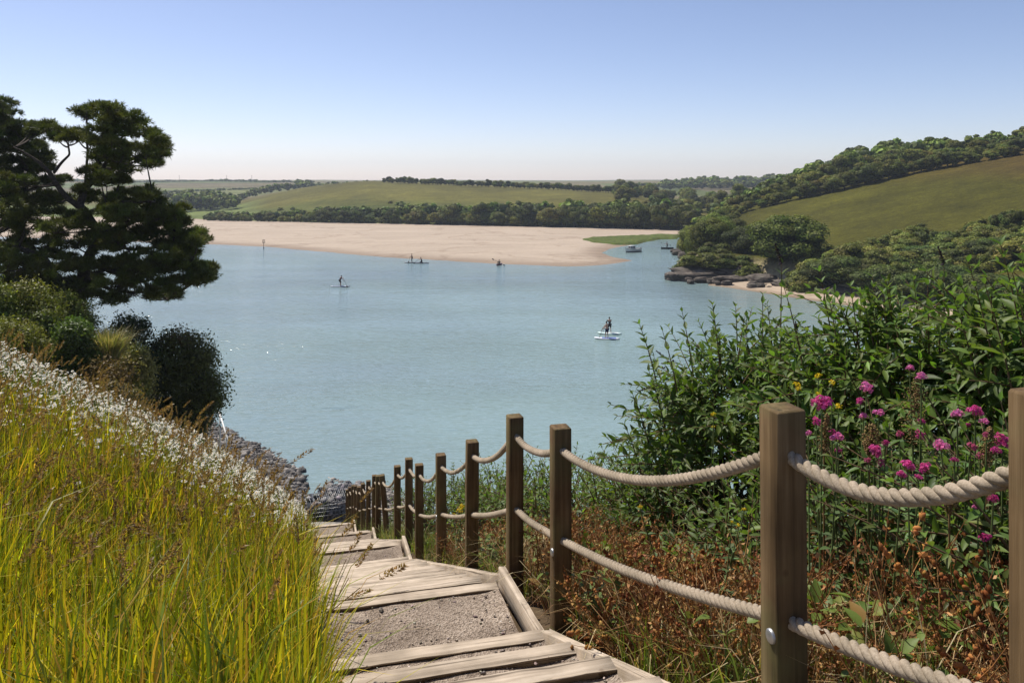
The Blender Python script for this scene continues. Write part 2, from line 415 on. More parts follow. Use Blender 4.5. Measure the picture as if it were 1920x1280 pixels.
# ------------------------------------------------------------------ far land
LAND = np.array([(330, 20), (120, 42), (76, 75), (56, 101), (46, 112.5), (40.5, 126), (36, 130), (27.3, 132.5), (26.6, 137), (31.5, 154), (36, 170), (41.5, 188), (45, 212), (49.5, 233),
                 (54, 262), (-121, 318), (-143, 350), (-420, 372), (-4200, 500), (-4200, 4300), (4200, 4300), (4200, 20)], float)
def poly_sd(X, Y, poly):
    """signed distance, positive inside"""
    d = np.full(X.shape, 1e9); inside = np.zeros(X.shape, bool); n = len(poly)
    for i in range(n):
        a, b = poly[i], poly[(i+1) % n]; e = b-a
        t = np.clip(((X-a[0])*e[0]+(Y-a[1])*e[1])/(e@e), 0, 1)
        d = np.minimum(d, np.hypot(X-a[0]-t*e[0], Y-a[1]-t*e[1]))
        c = ((a[1] > Y) != (b[1] > Y)) & (X < (b[0]-a[0])*(Y-a[1])/(b[1]-a[1]+1e-12)+a[0]); inside ^= c
    return np.where(inside, d, -d)
_th = [-.45, -.385, -.34, -.30, -.27, -.234, -.2, -.174, -.14, .027, .127, .19, .235, .30]
_hm = [0, .4, 2.2, 7.0, 10.2, 13.0, 14.6, 15.2, 14.3, 11.2, 9.0, 5.2, 2.0, .5]
def far_h(X, Y):
    X = np.asarray(X, float); Y = np.asarray(Y, float); sd = poly_sd(X, Y, LAND)
    th = X/np.maximum(Y, 1)
    d = (X-30)*.94-(Y-200)*.35
    wr = sstep(0, 26, d)*sstep(700, 330, Y)
    pl = np.maximum(0, 4.7+.26*(X-59.5)+.03*(np.minimum(Y, 230)-150)-.10*np.maximum(0, X-125)-.05*np.maximum(0, Y-235))
    fr = wr*(np.maximum(pl, 3.4)*sstep(.3, 6.5, sd)+0*pl)
    din = Y-(277-.331*X); u = np.clip(din/175, 0, 1)
    fm = np.interp(th, _th, _hm)*(1-(1-u)**1.7)*sstep(900, 480, Y)*(din > 0)
    rise = np.interp(th, [-.6, -.3, .1, .2, .35, .5], [13.4, 12.8, 11.6, 13.0, 16, 18])
    fh = rise*np.clip((Y-430)/600, 0, 1)**.85*(1+.10*snoise(X, Y, 420, 2))
    f = np.maximum(np.maximum(fr, fm), fh)+.25*snoise(X, Y, 45, 4)*sstep(5, 40, sd)
    shore = np.clip(sd*.12, -1.6, .45)
    return WZ+shore+f*sstep(0, 5, sd)
def fz(x, y): return float(far_h(np.array([x]), np.array([y]))[0])

ang = np.tan(np.radians(np.linspace(-64, 64, 420))); rad = np.geomspace(42, 2300, 280)
Ag, Rg = np.meshgrid(np.arctan(ang), rad, indexing='ij'); Xf = Rg*np.sin(Ag); Yf = Rg*np.cos(Ag); Zf = far_h(Xf, Yf)
c = np.empty(Xf.shape+(3,)); c[:] = (.118, .106, .026)
din = Yf-(277-.331*Xf); thf = Xf/Yf
lowb = sstep(75, 25, din+14*snoise(Xf, Yf, 30, 5))[..., None]; c = c*(1-lowb)+np.array((.088, .102, .024))*lowb
rh = (sstep(2, 18, (Xf-30)*.94-(Yf-200)*.35)*sstep(330, 250, Yf))[..., None]
c = c*(1-rh)+np.array((.068, .064, .009))*rh
up = (sstep(-4, 6, Zf+3*snoise(Xf, Yf, 40, 2)))[..., None]*rh; c = c*(1-.8*up)+np.array((.088, .056, .015))*.8*up
sdg = poly_sd(Xf, Yf, LAND); rs = (sstep(7, 2, sdg)*sstep(300, 240, Yf))[..., None]; c = c*(1-rs)+np.array((.38, .31, .225))*rs
far = sstep(470, 560, Yf)
patch = (np.floor(Xf/170+.35*np.floor(Yf/190))+np.floor(Yf/190)*3) % 4
pc = np.array([(.13, .135, .055), (.17, .14, .075), (.105, .125, .045), (.145, .12, .07)])[patch.astype(int)]
c = c*(1-far[..., None])+pc*far[..., None]
fl = (sstep(480, 440, Yf)*sstep(-.30, -.34, thf))[..., None]; c = c*(1-fl)+np.array((.13, .155, .05))*fl
mb = MB(); mb.add(np.stack([Xf, Yf, Zf], -1).reshape(-1, 3), [grid_mesh(None, len(ang), len(rad))[:, ::-1]], c.reshape(-1, 3))
tag(mb.build('terrain', M_field, smooth=True, origin=(0, 0, WZ)), kind='structure')

mb = MB(); mb.add([(-2300, 12, WZ), (2300, 12, WZ), (2300, 2300, WZ), (-2300, 2300, WZ)], [[[0, 1, 2, 3]]])
tag(mb.build('water', M_water, origin=(0, 0, WZ)), kind='structure')

# ------------------------------------------------------------------ sandbank
SB = np.array([wpt(*p) for p in [(150, 450), (345, 456), (420, 459), (500, 463), (600, 472), (700, 480), (770, 485), (850, 490), (930, 494), (1000, 497), (1060, 499), (1110, 498),
      (1150, 494.5), (1184, 488.5), (1150, 482), (1125, 474), (1138, 467.5), (1165, 463), (1195, 457), (1225, 449), (1275, 443)]]+[(60, 246), (62, 262), (58, 275), (-121, 330), (-160, 352), (-330, 362), (-330, 300)], float)
nx, ny = 330, 170
xs = np.linspace(-260, 66, nx); ys = 148+(np.linspace(0, 1, ny)**1.2)*222
Xs, Ys = np.meshgrid(xs, ys, indexing='ij'); sdb = poly_sd(Xs, Ys, SB)+1.1*snoise(Xs, Ys, 26, 4)+.5*snoise(Xs, Ys, 9, 5)
Zs = WZ+np.clip(sdb*.03, -.9, .22)+np.clip(sdb, 0, 40)*.012+.03*snoise(Xs, Ys, 14, 0)*(sdb > 4)
wet = sstep(8.5, .2, sdb)[..., None]
cs = np.array((.425, .345, .26))*(1-wet)+np.array((.27, .205, .145))*wet
band = (sstep(3, 0, np.abs(Ys-(277-.331*Xs)+9+3*snoise(Xs, Ys, 40, 1))))[..., None]; cs = cs*(1-.4*band)+np.array((.30, .22, .15))*.4*band
mb = MB(); mb.add(np.stack([Xs, Ys, Zs], -1).reshape(-1, 3), [grid_mesh(None, nx, ny)], cs.reshape(-1, 3))
me_keep = mb
o = tag(mb.build('sandbank', M_sand, smooth=True, origin=(0, 200, WZ)), kind='structure')
def sbz(x, y):
    X = np.array([x]); Y = np.array([y]); s_ = poly_sd(X, Y, SB)
    return float(WZ+np.clip(s_*.03, -.9, .22)+np.clip(s_, 0, 40)*.012)
# salt marsh turf on the spit
MS = np.array([wpt(*p, z=WZ+.35) for p in [(1086, 449), (1110, 455), (1150, 457.5), (1190, 456), (1212, 451), (1232, 447), (1268, 446), (1274, 441), (1240, 439), (1205, 441), (1150, 443), (1105, 445)]], float)
xs = np.linspace(12, 58, 120); ys = np.linspace(195, 262, 110); Xs, Ys = np.meshgrid(xs, ys, indexing='ij')
sdm = poly_sd(Xs, Ys, MS)+.7*snoise(Xs, Ys, 7, 2)
Zm = WZ+.15+np.clip(sdm*.5, -1.2, .42)+.10*snoise(Xs, Ys, 3, 1)
mb = MB(); mb.add(np.stack([Xs, Ys, Zm], -1).reshape(-1, 3), [grid_mesh(None, 120, 110)], vary((.085, .105, .026), Xs.size, .15, .08))
tag(mb.build('saltmarsh', M_soil, smooth=True), kind='structure')
# small sand beach under the right bank
RB = [(84, 60), (66, 80), (52, 99), (42.5, 109.5), (36.2, 121), (31.2, 127.2), (34, 134), (48, 130), (62, 112), (84, 90)]
RBp = np.array(RB, float); xs = np.linspace(24, 90, 130); ys = np.linspace(55, 140, 150); Xs, Ys = np.meshgrid(xs, ys, indexing='ij')
sdr = poly_sd(Xs, Ys, RBp)+.5*snoise(Xs, Ys, 11, 3)
Zr = WZ+np.clip(sdr*.11, -1.2, .8); wet = sstep(1.6, .2, sdr)[..., None]
mb = MB(); mb.add(np.stack([Xs, Ys, Zr], -1).reshape(-1, 3), [grid_mesh(None, 130, 150)], (np.array((.42, .335, .245))*(1-wet)+np.array((.23, .175, .12))*wet).reshape(-1, 3))
tag(mb.build('beach', M_sand, smooth=True, origin=(45, 115, WZ)), kind='structure')

# ------------------------------------------------------------------ stepped path
def bevel_box(sx, sy, sz, b=.006, wob=0, seg=1):
    """chamfered bar centred at origin, long axis x, cut into seg lengths so edges can wander"""
    prof = np.array([(-1, -1), (1, -1), (1, 1), (-1, 1)], float)
    pts = []
    for (y, z) in prof:
        y0, z0 = y*sy/2, z*sz/2
        if y*z > 0: pts += [(y0-b*y, z0), (y0, z0-b*z)] if (y > 0) == False else [(y0, z0-b*z), (y0-b*y, z0)]
        else: pts += [(y0, z0-b*z), (y0-b*y, z0)] if y < 0 else [(y0-b*y, z0), (y0, z0-b*z)]
    pts = np.array(pts); n = len(pts); xs = np.linspace(-sx/2, sx/2, seg+1); rings = []
    for i, x in enumerate(xs):
        k = pts.copy()
        if wob: k = k+rng.normal(0, wob, k.shape)
        rings.append(np.column_stack([np.full(n, x), k]))
    V = np.concatenate(rings); i, j = np.meshgrid(np.arange(seg), np.arange(n), indexing='ij'); j2 = (j+1) % n
    Q = np.stack([i*n+j, i*n+j2, (i+1)*n+j2, (i+1)*n+j], -1).reshape(-1, 4)
    return V, [Q, np.array([list(range(n-1, -1, -1)), list(range(seg*n, seg*n+n))])]
TIM = .098
mb = MB(); prevY = -6.0
tread_info = []
for i, (Yr, z) in enumerate(STEPS):
    s0, s1 = prevY/U[1], Yr/U[1]
    tread_info.append((s0, s1, z)); prevY = Yr
# gravel treads (uneven), each slightly below its timber
for s0, s1, z in tread_info:
    ns = max(3, int((s1-s0)/.08)+1); nt = 16
    sg = np.linspace(s0-.01, s1-TIM+.02, ns); tg = np.linspace(-PW+.01, -.03, nt)
    A, B = np.meshgrid(sg, tg, indexing='ij'); X = O0[0]+U[0]*A+Vv[0]*B; Y = U[1]*A+Vv[1]*B
    edge = sstep(0, .12, np.minimum(B+PW, -B))
    Z = z-.018+.010*snoise(X, Y, .35, 1)+.014*snoise(X, Y, .9, 2)+.02*(1-edge)-.012*sstep(.10, 0, s1-TIM-A)
    mb.add(np.stack([X, Y, Z], -1).reshape(-1, 3), [grid_mesh(None, ns, nt)])
path = tag(mb.build('path', M_gravel, origin=(1.3, 0, -1.6)), kind='structure')
for f in path.data.polygons: f.use_smooth = True
def bar(name, c, sx, sy, sz, rz, mat, parent, b=.007, wob=.0, seg=1, ry=0.0, rx=0.0):
    V, Fs = bevel_box(sx, sy, sz, b, wob, seg)
    me = mesh_np(name, V, Fs, np.ones((len(V), 3))); me.materials.append(mat)
    o = bpy.data.objects.new(name, me); C.objects.link(o); o.parent = parent
    o.location = np.array(c)-ORG[parent.name]; o.rotation_euler = (rx, ry, rz); return o
for k, (s0, s1, z) in enumerate(tread_info):
    p = PP(s1-TIM/2, -PW/2-.01); th = .16
    bar('step_timber', (p[0], p[1], z-th/2+.004*rng.normal()), PW-.03, TIM*rng.uniform(.93, 1.03), th, PROT+rng.normal(0, .006), M_tread, path, .007, .0013, 9, ry=rng.normal(0, .006))
# side boards: along landings a narrow level board, along flights a raking stringer
def side_board(sA, zA, sB, zB, t, w, h, name):
    a = PP(sA, t); b_ = PP(sB, t); L = math.hypot(sB-sA, zB-zA)
    bar(name, ((a[0]+b_[0])/2, (a[1]+b_[1])/2, (zA+zB)/2), L, w, h, math.atan2(U[1], U[0]), M_tread, path, .006, .0012, 8, ry=-math.atan2(zB-zA, sB-sA))
def sY(Y): return Y/U[1]
segs = [(2.0, 4.40, -1.49, -2.52, .055), (4.46, 5.40, -2.56, -2.63, .05), (5.46, 9.80, -2.74, -4.70, .06), (9.86, 10.78, -4.78, -4.83, .045), (10.85, 14.7, -4.94, -6.68, .06), (14.76, 15.62, -6.78, -6.83, .045), (15.7, 20.1, -6.96, -8.94, .06), (20.6, 21.62, -9.2, -9.25, .045), (21.7, 25.0, -9.38, -10.88, .06)]
for a, b_, za, zb, w in segs:
    side_board(sY(a), za-.07, sY(b_), zb-.07, .012+w/2, w, .17 if w > .05 else .14, 'edging_board')
    side_board(sY(a), za-.10, sY(b_), zb-.09, -PW-.035, .05, .17, 'edging_board')
# sloping concrete slab at the foot
a = sY(LAST[0])
mb = MB()
q = [PP(a+.0, -PW-.05), PP(a+.0, -.02), PP(a+1.3, -.1), PP(a+3.2, -.75), PP(a+3.0, -1.6), PP(a+1.2, -1.75)]
zt = [LAST[1]-.22, LAST[1]-.22, -11.35, -12.05, -11.95, -11.35]
V = [(p[0], p[1], z) for p, z in zip(q, zt)]+[(p[0], p[1], z-.8) for p, z in zip(q, zt)]
mb.add(V, [[[i, (i+6), (i+1) % 6+6, (i+1) % 6] for i in range(6)], [list(range(6))]])
M_conc = plain('worn_concrete', (.36, .32, .265), .9, .2, nscale=5, namp=.3, bstr=.3)
mb.build('foot_slab', M_conc, path)
# loose stones on the gravel
ico = [(0, 0, 1.)]+[(math.cos(a)*.89, math.sin(a)*.89, .447) for a in np.arange(5)*1.2566]+[(math.cos(a)*.89, math.sin(a)*.89, -.447) for a in np.arange(5)*1.2566+.6283]+[(0, 0, -1.)]
icf = [(0, i+1, (i+1) % 5+1) for i in range(5)]+[(i+1, i+6, (i+1) % 5+1) for i in range(5)]+[((i+1) % 5+1, i+6, (i+1) % 5+6) for i in range(5)]+[(11, (i+1) % 5+6, i+6) for i in range(5)]
ico = np.array(ico); icf = np.array(icf)
def stones(mb, P, size, cols, flat=.6):
    n = len(P); sc = size[:, None]*np.exp(rng.normal(0, .28, (n, 3)))*np.array([1, 1, flat])
    R = frames(np.column_stack([rng.normal(0, .25, (n, 2)), np.ones(n)]))*sc[:, None, :]
    mb.scatter(ico, [icf], P, R, cols)
mb = MB()
for s0, s1, z in tread_info[:22]:
    if s1 < 1.8: continue
    s0 = max(s0, 1.5); n = int(420*(s1-s0)*(1 if s1 < 6 else .5))
    A = rng.uniform(s0, s1-.1, n); B = -PW+PW*rng.beta(.7, .7, n); B = np.clip(B, -PW+.03, -.05)
    X = O0[0]+U[0]*A+Vv[0]*B; Y = U[1]*A+Vv[1]*B
    on = A > s1-TIM-.01
    stones(mb, np.column_stack([X, Y, np.where(on, z+.003, z-.014)]), np.where(on, .35, 1)*rng.gamma(2.0, .0018, n)+.0015, vary((.46, .40, .345), n, .3, .05))
tag(mb.build('loose_gravel', M_stonec, path), kind='stuff')

# ------------------------------------------------------------------ rope fence
fence = empty('rope_fence', (0.9, 2.42, -1.9))
tag(fence, 'weathered square timber posts linked by two thick twisted ropes beside the steps', 'fence')
FP = []   # (Y, top z, lean)
for Y, yt, lean in [(1.6, 722, 0), (2.42, 763, -.008), (4.52, 799, 0), (5.5, 779, 0), (6.9, 826, .006), (8.5, 851, -.004), (10.1, 870, 0), (11.1, 859, .004), (12.5, 873, 0), (15.0, 890, -.085), (15.75, 891, 0), (16.6, 890.5, .004),
                    (18.2, 900.5, 0), (19.9, 906, 0), (21.4, 912, .01), (22.8, 910, 0), (24.0, 909.5, 0), (25.8, 913, 0), (27.4, 917.5, -.01)]:
    X = 1.45-.26*Y; zt_ = -(yt-HOR)/F*Y
    FP.append((X, Y, zt_, lean))
FP[0] = (1.076, 1.6, -.43, 0.0)
def make_post(i, X, Y, zt_, lean):
    w = .101; h = 1.15 if i > 0 else 1.25
    zb = min(zt_-h, gz(X, Y)-.15) if i else zt_-1.5
    # post: bevelled, tapered chamfer at the top, slightly dished end grain
    L = zt_-zb; n = 14; mb = MB(); lv = [0, .25, .5, .75, 1.0]
    prof = []
    b = .006
    for sx, sy in ((-1, -1), (1, -1), (1, 1), (-1, 1)):
        if sx*sy > 0: prof += [(sx*(w/2), sy*(w/2-b)), (sx*(w/2-b), sy*w/2)]
        else: prof += [(sx*(w/2-b), sy*w/2), (sx*w/2, sy*(w/2-b))]
    prof = np.array(prof); rings = []
    for k, f in enumerate(lv): rings.append(np.column_stack([prof+rng.normal(0, .0008, prof.shape), np.full(8, -L+L*f-(.006 if f == 1 else 0))]))
    rings.append(np.column_stack([prof*.93, np.zeros(8)])); rings.append(np.column_stack([prof*.45, np.full(8, -.004)]))
    V = np.concatenate(rings); m = len(rings)
    I, J = np.meshgrid(np.arange(m-1), np.arange(8), indexing='ij'); J2 = (J+1) % 8
    Q = np.stack([I*8+J, I*8+J2, (I+1)*8+J2, (I+1)*8+J], -1).reshape(-1, 4)
    mb.add(V, [Q, np.array([list(range((m-1)*8, m*8))])])
    me = mb.mesh('post'); me.materials.append(M_post)
    o = bpy.data.objects.new('post', me); C.objects.link(o); o.parent = fence
    o.location = np.array((X, Y, zt_))-ORG[fence.name]; o.rotation_euler = (rng.normal(0, .006), lean, PROT+rng.normal(0, .02))
    return o
posts = []
for i, (X, Y, z, lean) in enumerate(FP): posts.append(make_post(i, X, Y, z, lean))
# round bolt caps on the path side, and a dark stake behind two posts
def lathe_x(mb, prof, n=20):
    prof = np.array(prof); a = np.arange(n)*2*np.pi/n
    V = np.stack([np.repeat(prof[:, 0:1], n, 1), prof[:, 1:2]*np.cos(a), prof[:, 1:2]*np.sin(a)], -1).reshape(-1, 3)
    m = len(prof); I, J = np.meshgrid(np.arange(m-1), np.arange(n), indexing='ij'); J2 = (J+1) % n
    mb.add(V, [np.stack([I*n+J, (I+1)*n+J, (I+1)*n+J2, I*n+J2], -1).reshape(-1, 4)])
for i, dz in ((1, -.68), (2, -.70), (5, -.66)):
    mb = MB(); lathe_x(mb, [(0, .022), (-.006, .0215), (-.009, .018), (-.010, .0005)]); me = mb.mesh('bolt', smooth=True); me.materials.append(M_metal)
    b_ = child('bolt', me, posts[i], (-.0505, -.012, dz))
for i in (1, 3):
    V, Fs = bevel_box(.45, .022, .05, .004); me = mesh_np('support_stake', V, Fs, np.ones((len(V), 3))); me.materials.append(M_black)
    k = child('support_stake', me, posts[i], (.040, .064, -.80)); k.rotation_euler = (0, math.pi/2, 0)

def rope(P0, P1, sag, R=.0218, seg=60, n=8, strands=3, pitch=.115):
    P0, P1 = np.array(P0), np.array(P1); t = np.linspace(0, 1, seg); P = P0+(P1-P0)*t[:, None]
    P[:, 2] -= sag*4*t*(1-t)
    P += np.array([1, 0, 0])*(.004*np.sin(t*9+rng.uniform(0, 6)))[:, None]*(4*t*(1-t))[:, None]
    L = np.concatenate([[0], np.cumsum(np.linalg.norm(np.diff(P, axis=0), axis=1))])
    T = np.gradient(P, axis=0); T /= np.linalg.norm(T, axis=1)[:, None]
    N = np.cross(T, [0, 0, 1.]); N /= np.linalg.norm(N, axis=1)[:, None]; B = np.cross(T, N)
    mb = MB()
    for k in range(strands):
        a = L/pitch*2*np.pi+k*2*np.pi/strands
        Q = P+.0118*(R/.0235)*(np.cos(a)[:, None]*N+np.sin(a)[:, None]*B)
        mb.tube(Q, R*.545, n)
    return mb
for i in range(len(FP)-1):
    a, b_ = FP[i], FP[i+1]
    span = math.dist(a[:3], b_[:3])
    for lvl, dz in ((0, -.13), (1, -.64)):
        la = a[3]*dz*-1; lb = b_[3]*dz*-1
        A = (a[0]-a[3]*-dz, a[1], a[2]+dz); B = (b_[0]-b_[3]*-dz, b_[1], b_[2]+dz)
        sag = (.125 if lvl == 0 else .03)*min(1.15, max(.25, span/1.9))*rng.uniform(.85, 1.1)
        if i == 0: sag = .11 if lvl == 0 else .02
        near = a[1] < 6; seg = int(span/.0115) if near else (int(span/.03) if a[1] < 13 else 16)
        rope(A, B, sag, seg=max(12, seg), n=10 if near else 6, strands=3 if a[1] < 16 else 2).build('rope', M_rope, fence, smooth=True)
# ------------------------------------------------------------------ foliage templates
def crown_mesh(name, seed, n_clump=26, n_leaf=2600, size=.055, flat=.85, col=(.075, .105, .032), shape='round'):
    """unit tree crown (about 1 wide, 0..1 high) from leaf faces gathered in clumps"""
    global rng
    keep = rng; rng = np.random.default_rng(seed)
    d = rand_dirs(n_clump); r = rng.uniform(.35, 1, n_clump)[:, None]**.5
    c_ = d*r*np.array([.36, .36, .33]); c_[:, 2] += .52
    if shape == 'scrub': c_ = d*r*np.array([.40, .40, .80]); c_[:, 2] = np.abs(c_[:, 2])
    R = rng.uniform(.10, .2, n_clump)
    k = rng.choice(n_clump, n_leaf, p=R**2/np.sum(R**2))
    dd = rand_dirs(n_leaf); dd[:, 2] = np.where(dd[:, 2] < -.3, -dd[:, 2], dd[:, 2])
    P = c_[k]+dd*(R[k]*rng.uniform(.75, 1.08, n_leaf))[:, None]*np.array([1, 1, flat])
    Nn = dd+rng.normal(0, .38, (n_leaf, 3))
    s = size*rng.uniform(.6, 1.4, n_leaf)
    Rm = frames(Nn)*s[:, None, None]
    cl = vary(col, n_clump, .18, .06)[k]*np.exp(rng.normal(0, .22, (n_leaf, 1)))
    mb = MB()
    mb.scatter([(-.5, -.32, 0), (.1, -.5, .1), (.55, .0, 0), (.1, .5, .1), (-.5, .3, -.05)], [[[0, 1, 2, 3, 4]]], P, Rm, cl)
    # opaque heart so crowns aren't see-through; inner shade painted as darkened leaf colour
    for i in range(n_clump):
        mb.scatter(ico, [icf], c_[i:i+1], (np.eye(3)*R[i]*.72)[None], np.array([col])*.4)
    rng = keep
    if name == 'lod': return np.concatenate(mb.V), [np.concatenate(v) for v in mb.F.values()], np.concatenate(mb.C)
    me = mb.mesh(name); me.materials.append(M_tree)
    return me
def trunk_mesh(name, seed):
    r_ = random.Random(seed); mb = MB()
    mb.tube([(0, 0, -.08), (.01, 0, .15), (-.01, .02, .35), (.02, 0, .6)], [.035, .028, .022, .01], 6)
    for i in range(4):
        a = i*1.6+r_.random(); mb.tube([(0, 0, .2+.08*i), (math.cos(a)*.12, math.sin(a)*.12, .35+.08*i), (math.cos(a)*.25, math.sin(a)*.25, .5+.07*i)], [.016, .011, .004], 5)
    me = mb.mesh(name, smooth=True); me.materials.append(M_bark); return me
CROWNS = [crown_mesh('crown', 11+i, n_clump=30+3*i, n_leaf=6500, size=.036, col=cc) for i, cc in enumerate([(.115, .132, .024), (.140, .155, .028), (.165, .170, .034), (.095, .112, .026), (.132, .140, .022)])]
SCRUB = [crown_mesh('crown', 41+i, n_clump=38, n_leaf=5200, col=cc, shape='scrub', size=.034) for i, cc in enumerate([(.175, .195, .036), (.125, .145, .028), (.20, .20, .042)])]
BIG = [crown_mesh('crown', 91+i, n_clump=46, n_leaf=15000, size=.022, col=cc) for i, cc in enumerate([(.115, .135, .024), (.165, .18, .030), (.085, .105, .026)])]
TRUNKS = [trunk_mesh('trunk', 5), trunk_mesh('trunk', 6)]
def tree(x, y, z, w, h, label, group, name='tree', pool=CROWNS, k=None, cat='tree', trunk=True):
    o = empty(name, (x, y, z)); o.scale = (w, w*rng.uniform(.85, 1.15), h); o.rotation_euler = (0, 0, rng.uniform(0, 6.28))
    child('crown', pool[int(rng.integers(len(pool))) if k is None else k], o)
    if trunk: child('trunk', TRUNKS[int(rng.integers(2))], o)
    return tag(o, label, cat, group)
LOD = [crown_mesh('lod', 71+i, n_clump=22, n_leaf=520, size=.115, col=cc) for i, cc in enumerate([(.115, .132, .024), (.140, .155, .028), (.095, .112, .026)])]
class Wood:
    """a mass of distant trees that nobody could count: one mesh"""
    def __init__(s): s.it = []
    def add(s, x, y, z, w, h): s.it.append((x, y, z, w, h))
    def build(s, name, label):
        mb = MB(); it = np.array(s.it); pick = rng.integers(0, 3, len(it))
        for q in range(3):
            i = it[pick == q]; R = rotz(rng.uniform(0, 6.28, len(i)))*np.stack([i[:, 3], i[:, 3], i[:, 4]], -1)[:, :, None]
            mb.scatter(LOD[q][0], LOD[q][1], i[:, :3], R, vary((1, 1, 1), len(i), .18, .05), LOD[q][2])
        return tag(mb.build(name, M_tree), label, 'woodland', kind='stuff')
W_belt, W_dist, W_hill = Wood(), Wood(), Wood()
def far_at(xp, Y): X = (xp-960)/F*Y; return X, Y, fz(X, Y)

# hedge of trees along the foot of the far hill
lb = 'rounded dark green tree in the belt behind the pale sandbank'; gp = 'trees along the far shore'
for xp in np.arange(392, 1290, 11.5):
    for row in range(2):
        q = xp+rng.normal(0, 4); X = (q-960)/F*290; Yb = 277-.331*X+3+row*rng.uniform(5, 9); X = (q-960)/F*Yb
        base = np.interp(q, [390, 520, 620, 820, 900, 1000, 1080, 1290], [3.8, 4.2, 5.0, 6.0, 7.2, 6.8, 8.6, 8.8])
        hh = base*rng.uniform(.58, 1.2)
        if row == 0 and rng.random() < .25: hh *= .7
        if row: W_belt.add(X, Yb, fz(X, Yb)-.3, hh*rng.uniform(.95, 1.35), hh)
        else: tree(X, Yb, fz(X, Yb)-.3, hh*rng.uniform(.95, 1.35), hh, lb, gp)
for q, hh in ((612, 7), (668, 6.6), (735, 6.2), (845, 8.4), (900, 8.8), (985, 9.2), (1062, 8.6), (1108, 9.4), (1175, 9.2), (1240, 9.8)):
    X = (q-960)/F*290; Yb = 277-.331*X+3; X = (q-960)/F*Yb; tree(X, Yb, fz(X, Yb)-.3, hh*.95, hh, lb, gp, k=3)
# bracken and scrub above the belt
for i in range(46):
    q = rng.uniform(470, 1250); dd = rng.uniform(14, 50); X = (q-960)/F*310; Yb = 277-.331*X+dd; X = (q-960)/F*Yb
    hh = rng.uniform(1.6, 3.0); tree(X, Yb, fz(X, Yb)-.6, hh*rng.uniform(1.2, 1.9), hh, 'low pale green scrub on the slope above the shore trees', 'scrub on the far slope', 'bush', SCRUB, cat='bush', trunk=False)
# hedge along the top of the hill field
for q in np.arange(722, 1165, 7.5):
    Yb = np.interp(q, [720, 1165], [452, 420])+rng.normal(0, 2); X, Y, z = far_at(q+rng.normal(0, 1.5), Yb)
    hh = rng.uniform(3.4, 5.0); tree(X, Y, z-.3, hh*rng.uniform(.9, 1.3), hh, 'small tree in the hedge along the top of the far field', 'hilltop hedge trees')
# wood in the valley on the left
for i in range(46):
    q = rng.uniform(285, 442); Yb = rng.uniform(392, 470); X, Y, z = far_at(q, Yb); hh = rng.uniform(7.5, 11.5)*np.interp(q, [285, 400, 442], [1, 1, .7])
    W_dist.add(X, Y, z-.3, hh*rng.uniform(.9, 1.2), hh)
for q, Yb, hh in [(455, 520, 6), (468, 540, 6), (480, 560, 7), (495, 575, 7), (508, 590, 8), (525, 600, 8), (540, 620, 8), (555, 640, 7), (570, 660, 9), (582, 640, 7), (598, 690, 8), (615, 700, 8), (630, 720, 9), (650, 735, 8), (668, 745, 8), (686, 750, 9), (700, 755, 8), (560, 780, 9), (580, 790, 9)]:
    X, Y, z = far_at(q, Yb); W_dist.add(X, Y, z-.3, hh*1.2, hh)
# thin hedgerows near the skyline
for q in np.arange(100, 560, 9.0):
    Yb = 1010+25*math.sin(q*.02); X, Y, z = far_at(q, Yb); hh = rng.uniform(2.5, 5)
    W_dist.add(X, Y, z-.8, rng.uniform(7, 10), hh)
for q in np.arange(300, 560, 10.0):
    Yb = 640+.5*(q-300); X, Y, z = far_at(q, Yb); W_dist.add(X, Y, z-.8, rng.uniform(4.5, 7), rng.uniform(2.2, 3.6))
# valley woods between the two hills
for i in range(44):
    q = rng.uniform(1160, 1400); Yb = rng.uniform(300, 470); X, Y, z = far_at(q, Yb); hh = rng.uniform(6, 9.5)
    if Yb < 330 and q < 1235: hh *= .6
    tree(X, Y, z-.3, hh*rng.uniform(.95, 1.3), hh, 'green tree in the side valley between the two hills', 'side valley trees')
for q in np.arange(1170, 1480, 9.5):
    for Yb, hh in ((700, 9.5), (760, 11)):
        if q < 1240 and Yb > 720: continue
        X, Y, z = far_at(q+rng.normal(0, 3), Yb+rng.normal(0, 15)); h2 = hh*rng.uniform(.75, 1.15)*np.interp(q, [1170, 1260, 1480], [.6, .9, 1.1])
        W_dist.add(X, Y, z-.3, h2*1.4, h2)
# wood along the top of the right-hand field
UP = np.array([(1290, 410, 190), (1387, 401, 214), (1470, 381, 213), (1537, 364, 210), (1612, 347, 208), (1687, 330, 205), (1800, 309, 198), (1912, 289, 190), (2050, 262, 184), (2200, 240, 180)], float)
for q in np.arange(1290, 2130, 15.5):
    Y0 = np.interp(q, UP[:, 0], UP[:, 2])
    for row in range(4):
        Yb = Y0+2+row*rng.uniform(7, 9); qq = q+rng.normal(0, 5); X = (qq-960)/F*Yb
        hh = np.interp(q, [1290, 1380, 1480, 1560, 1640, 1760, 1860, 1950, 2130], [4.2, 4.6, 5.6, 7.6, 8.2, 6.2, 4.4, 4.2, 4.6])*rng.uniform(.62, 1.18)
        if row == 0: hh *= .72
        if row > 1: W_hill.add(X, Yb, fz(X, Yb)-.3, hh*rng.uniform(1.05, 1.4), hh); continue
        tree(X, Yb, fz(X, Yb)-.3, hh*rng.uniform(1.05, 1.4), hh, 'leafy tree in the wood crowning the right-hand field', 'wood above the grassy field', k=int(rng.choice([0, 1, 2, 2, 4])))
W_belt.build('shore_woodland', 'dark back rows of trees behind the far shore belt'); W_dist.build('distant_woodland', 'hazy distant woods and hedges beyond the estuary'); W_hill.build('hilltop_woodland', 'deep rows of the wood above the right-hand field')
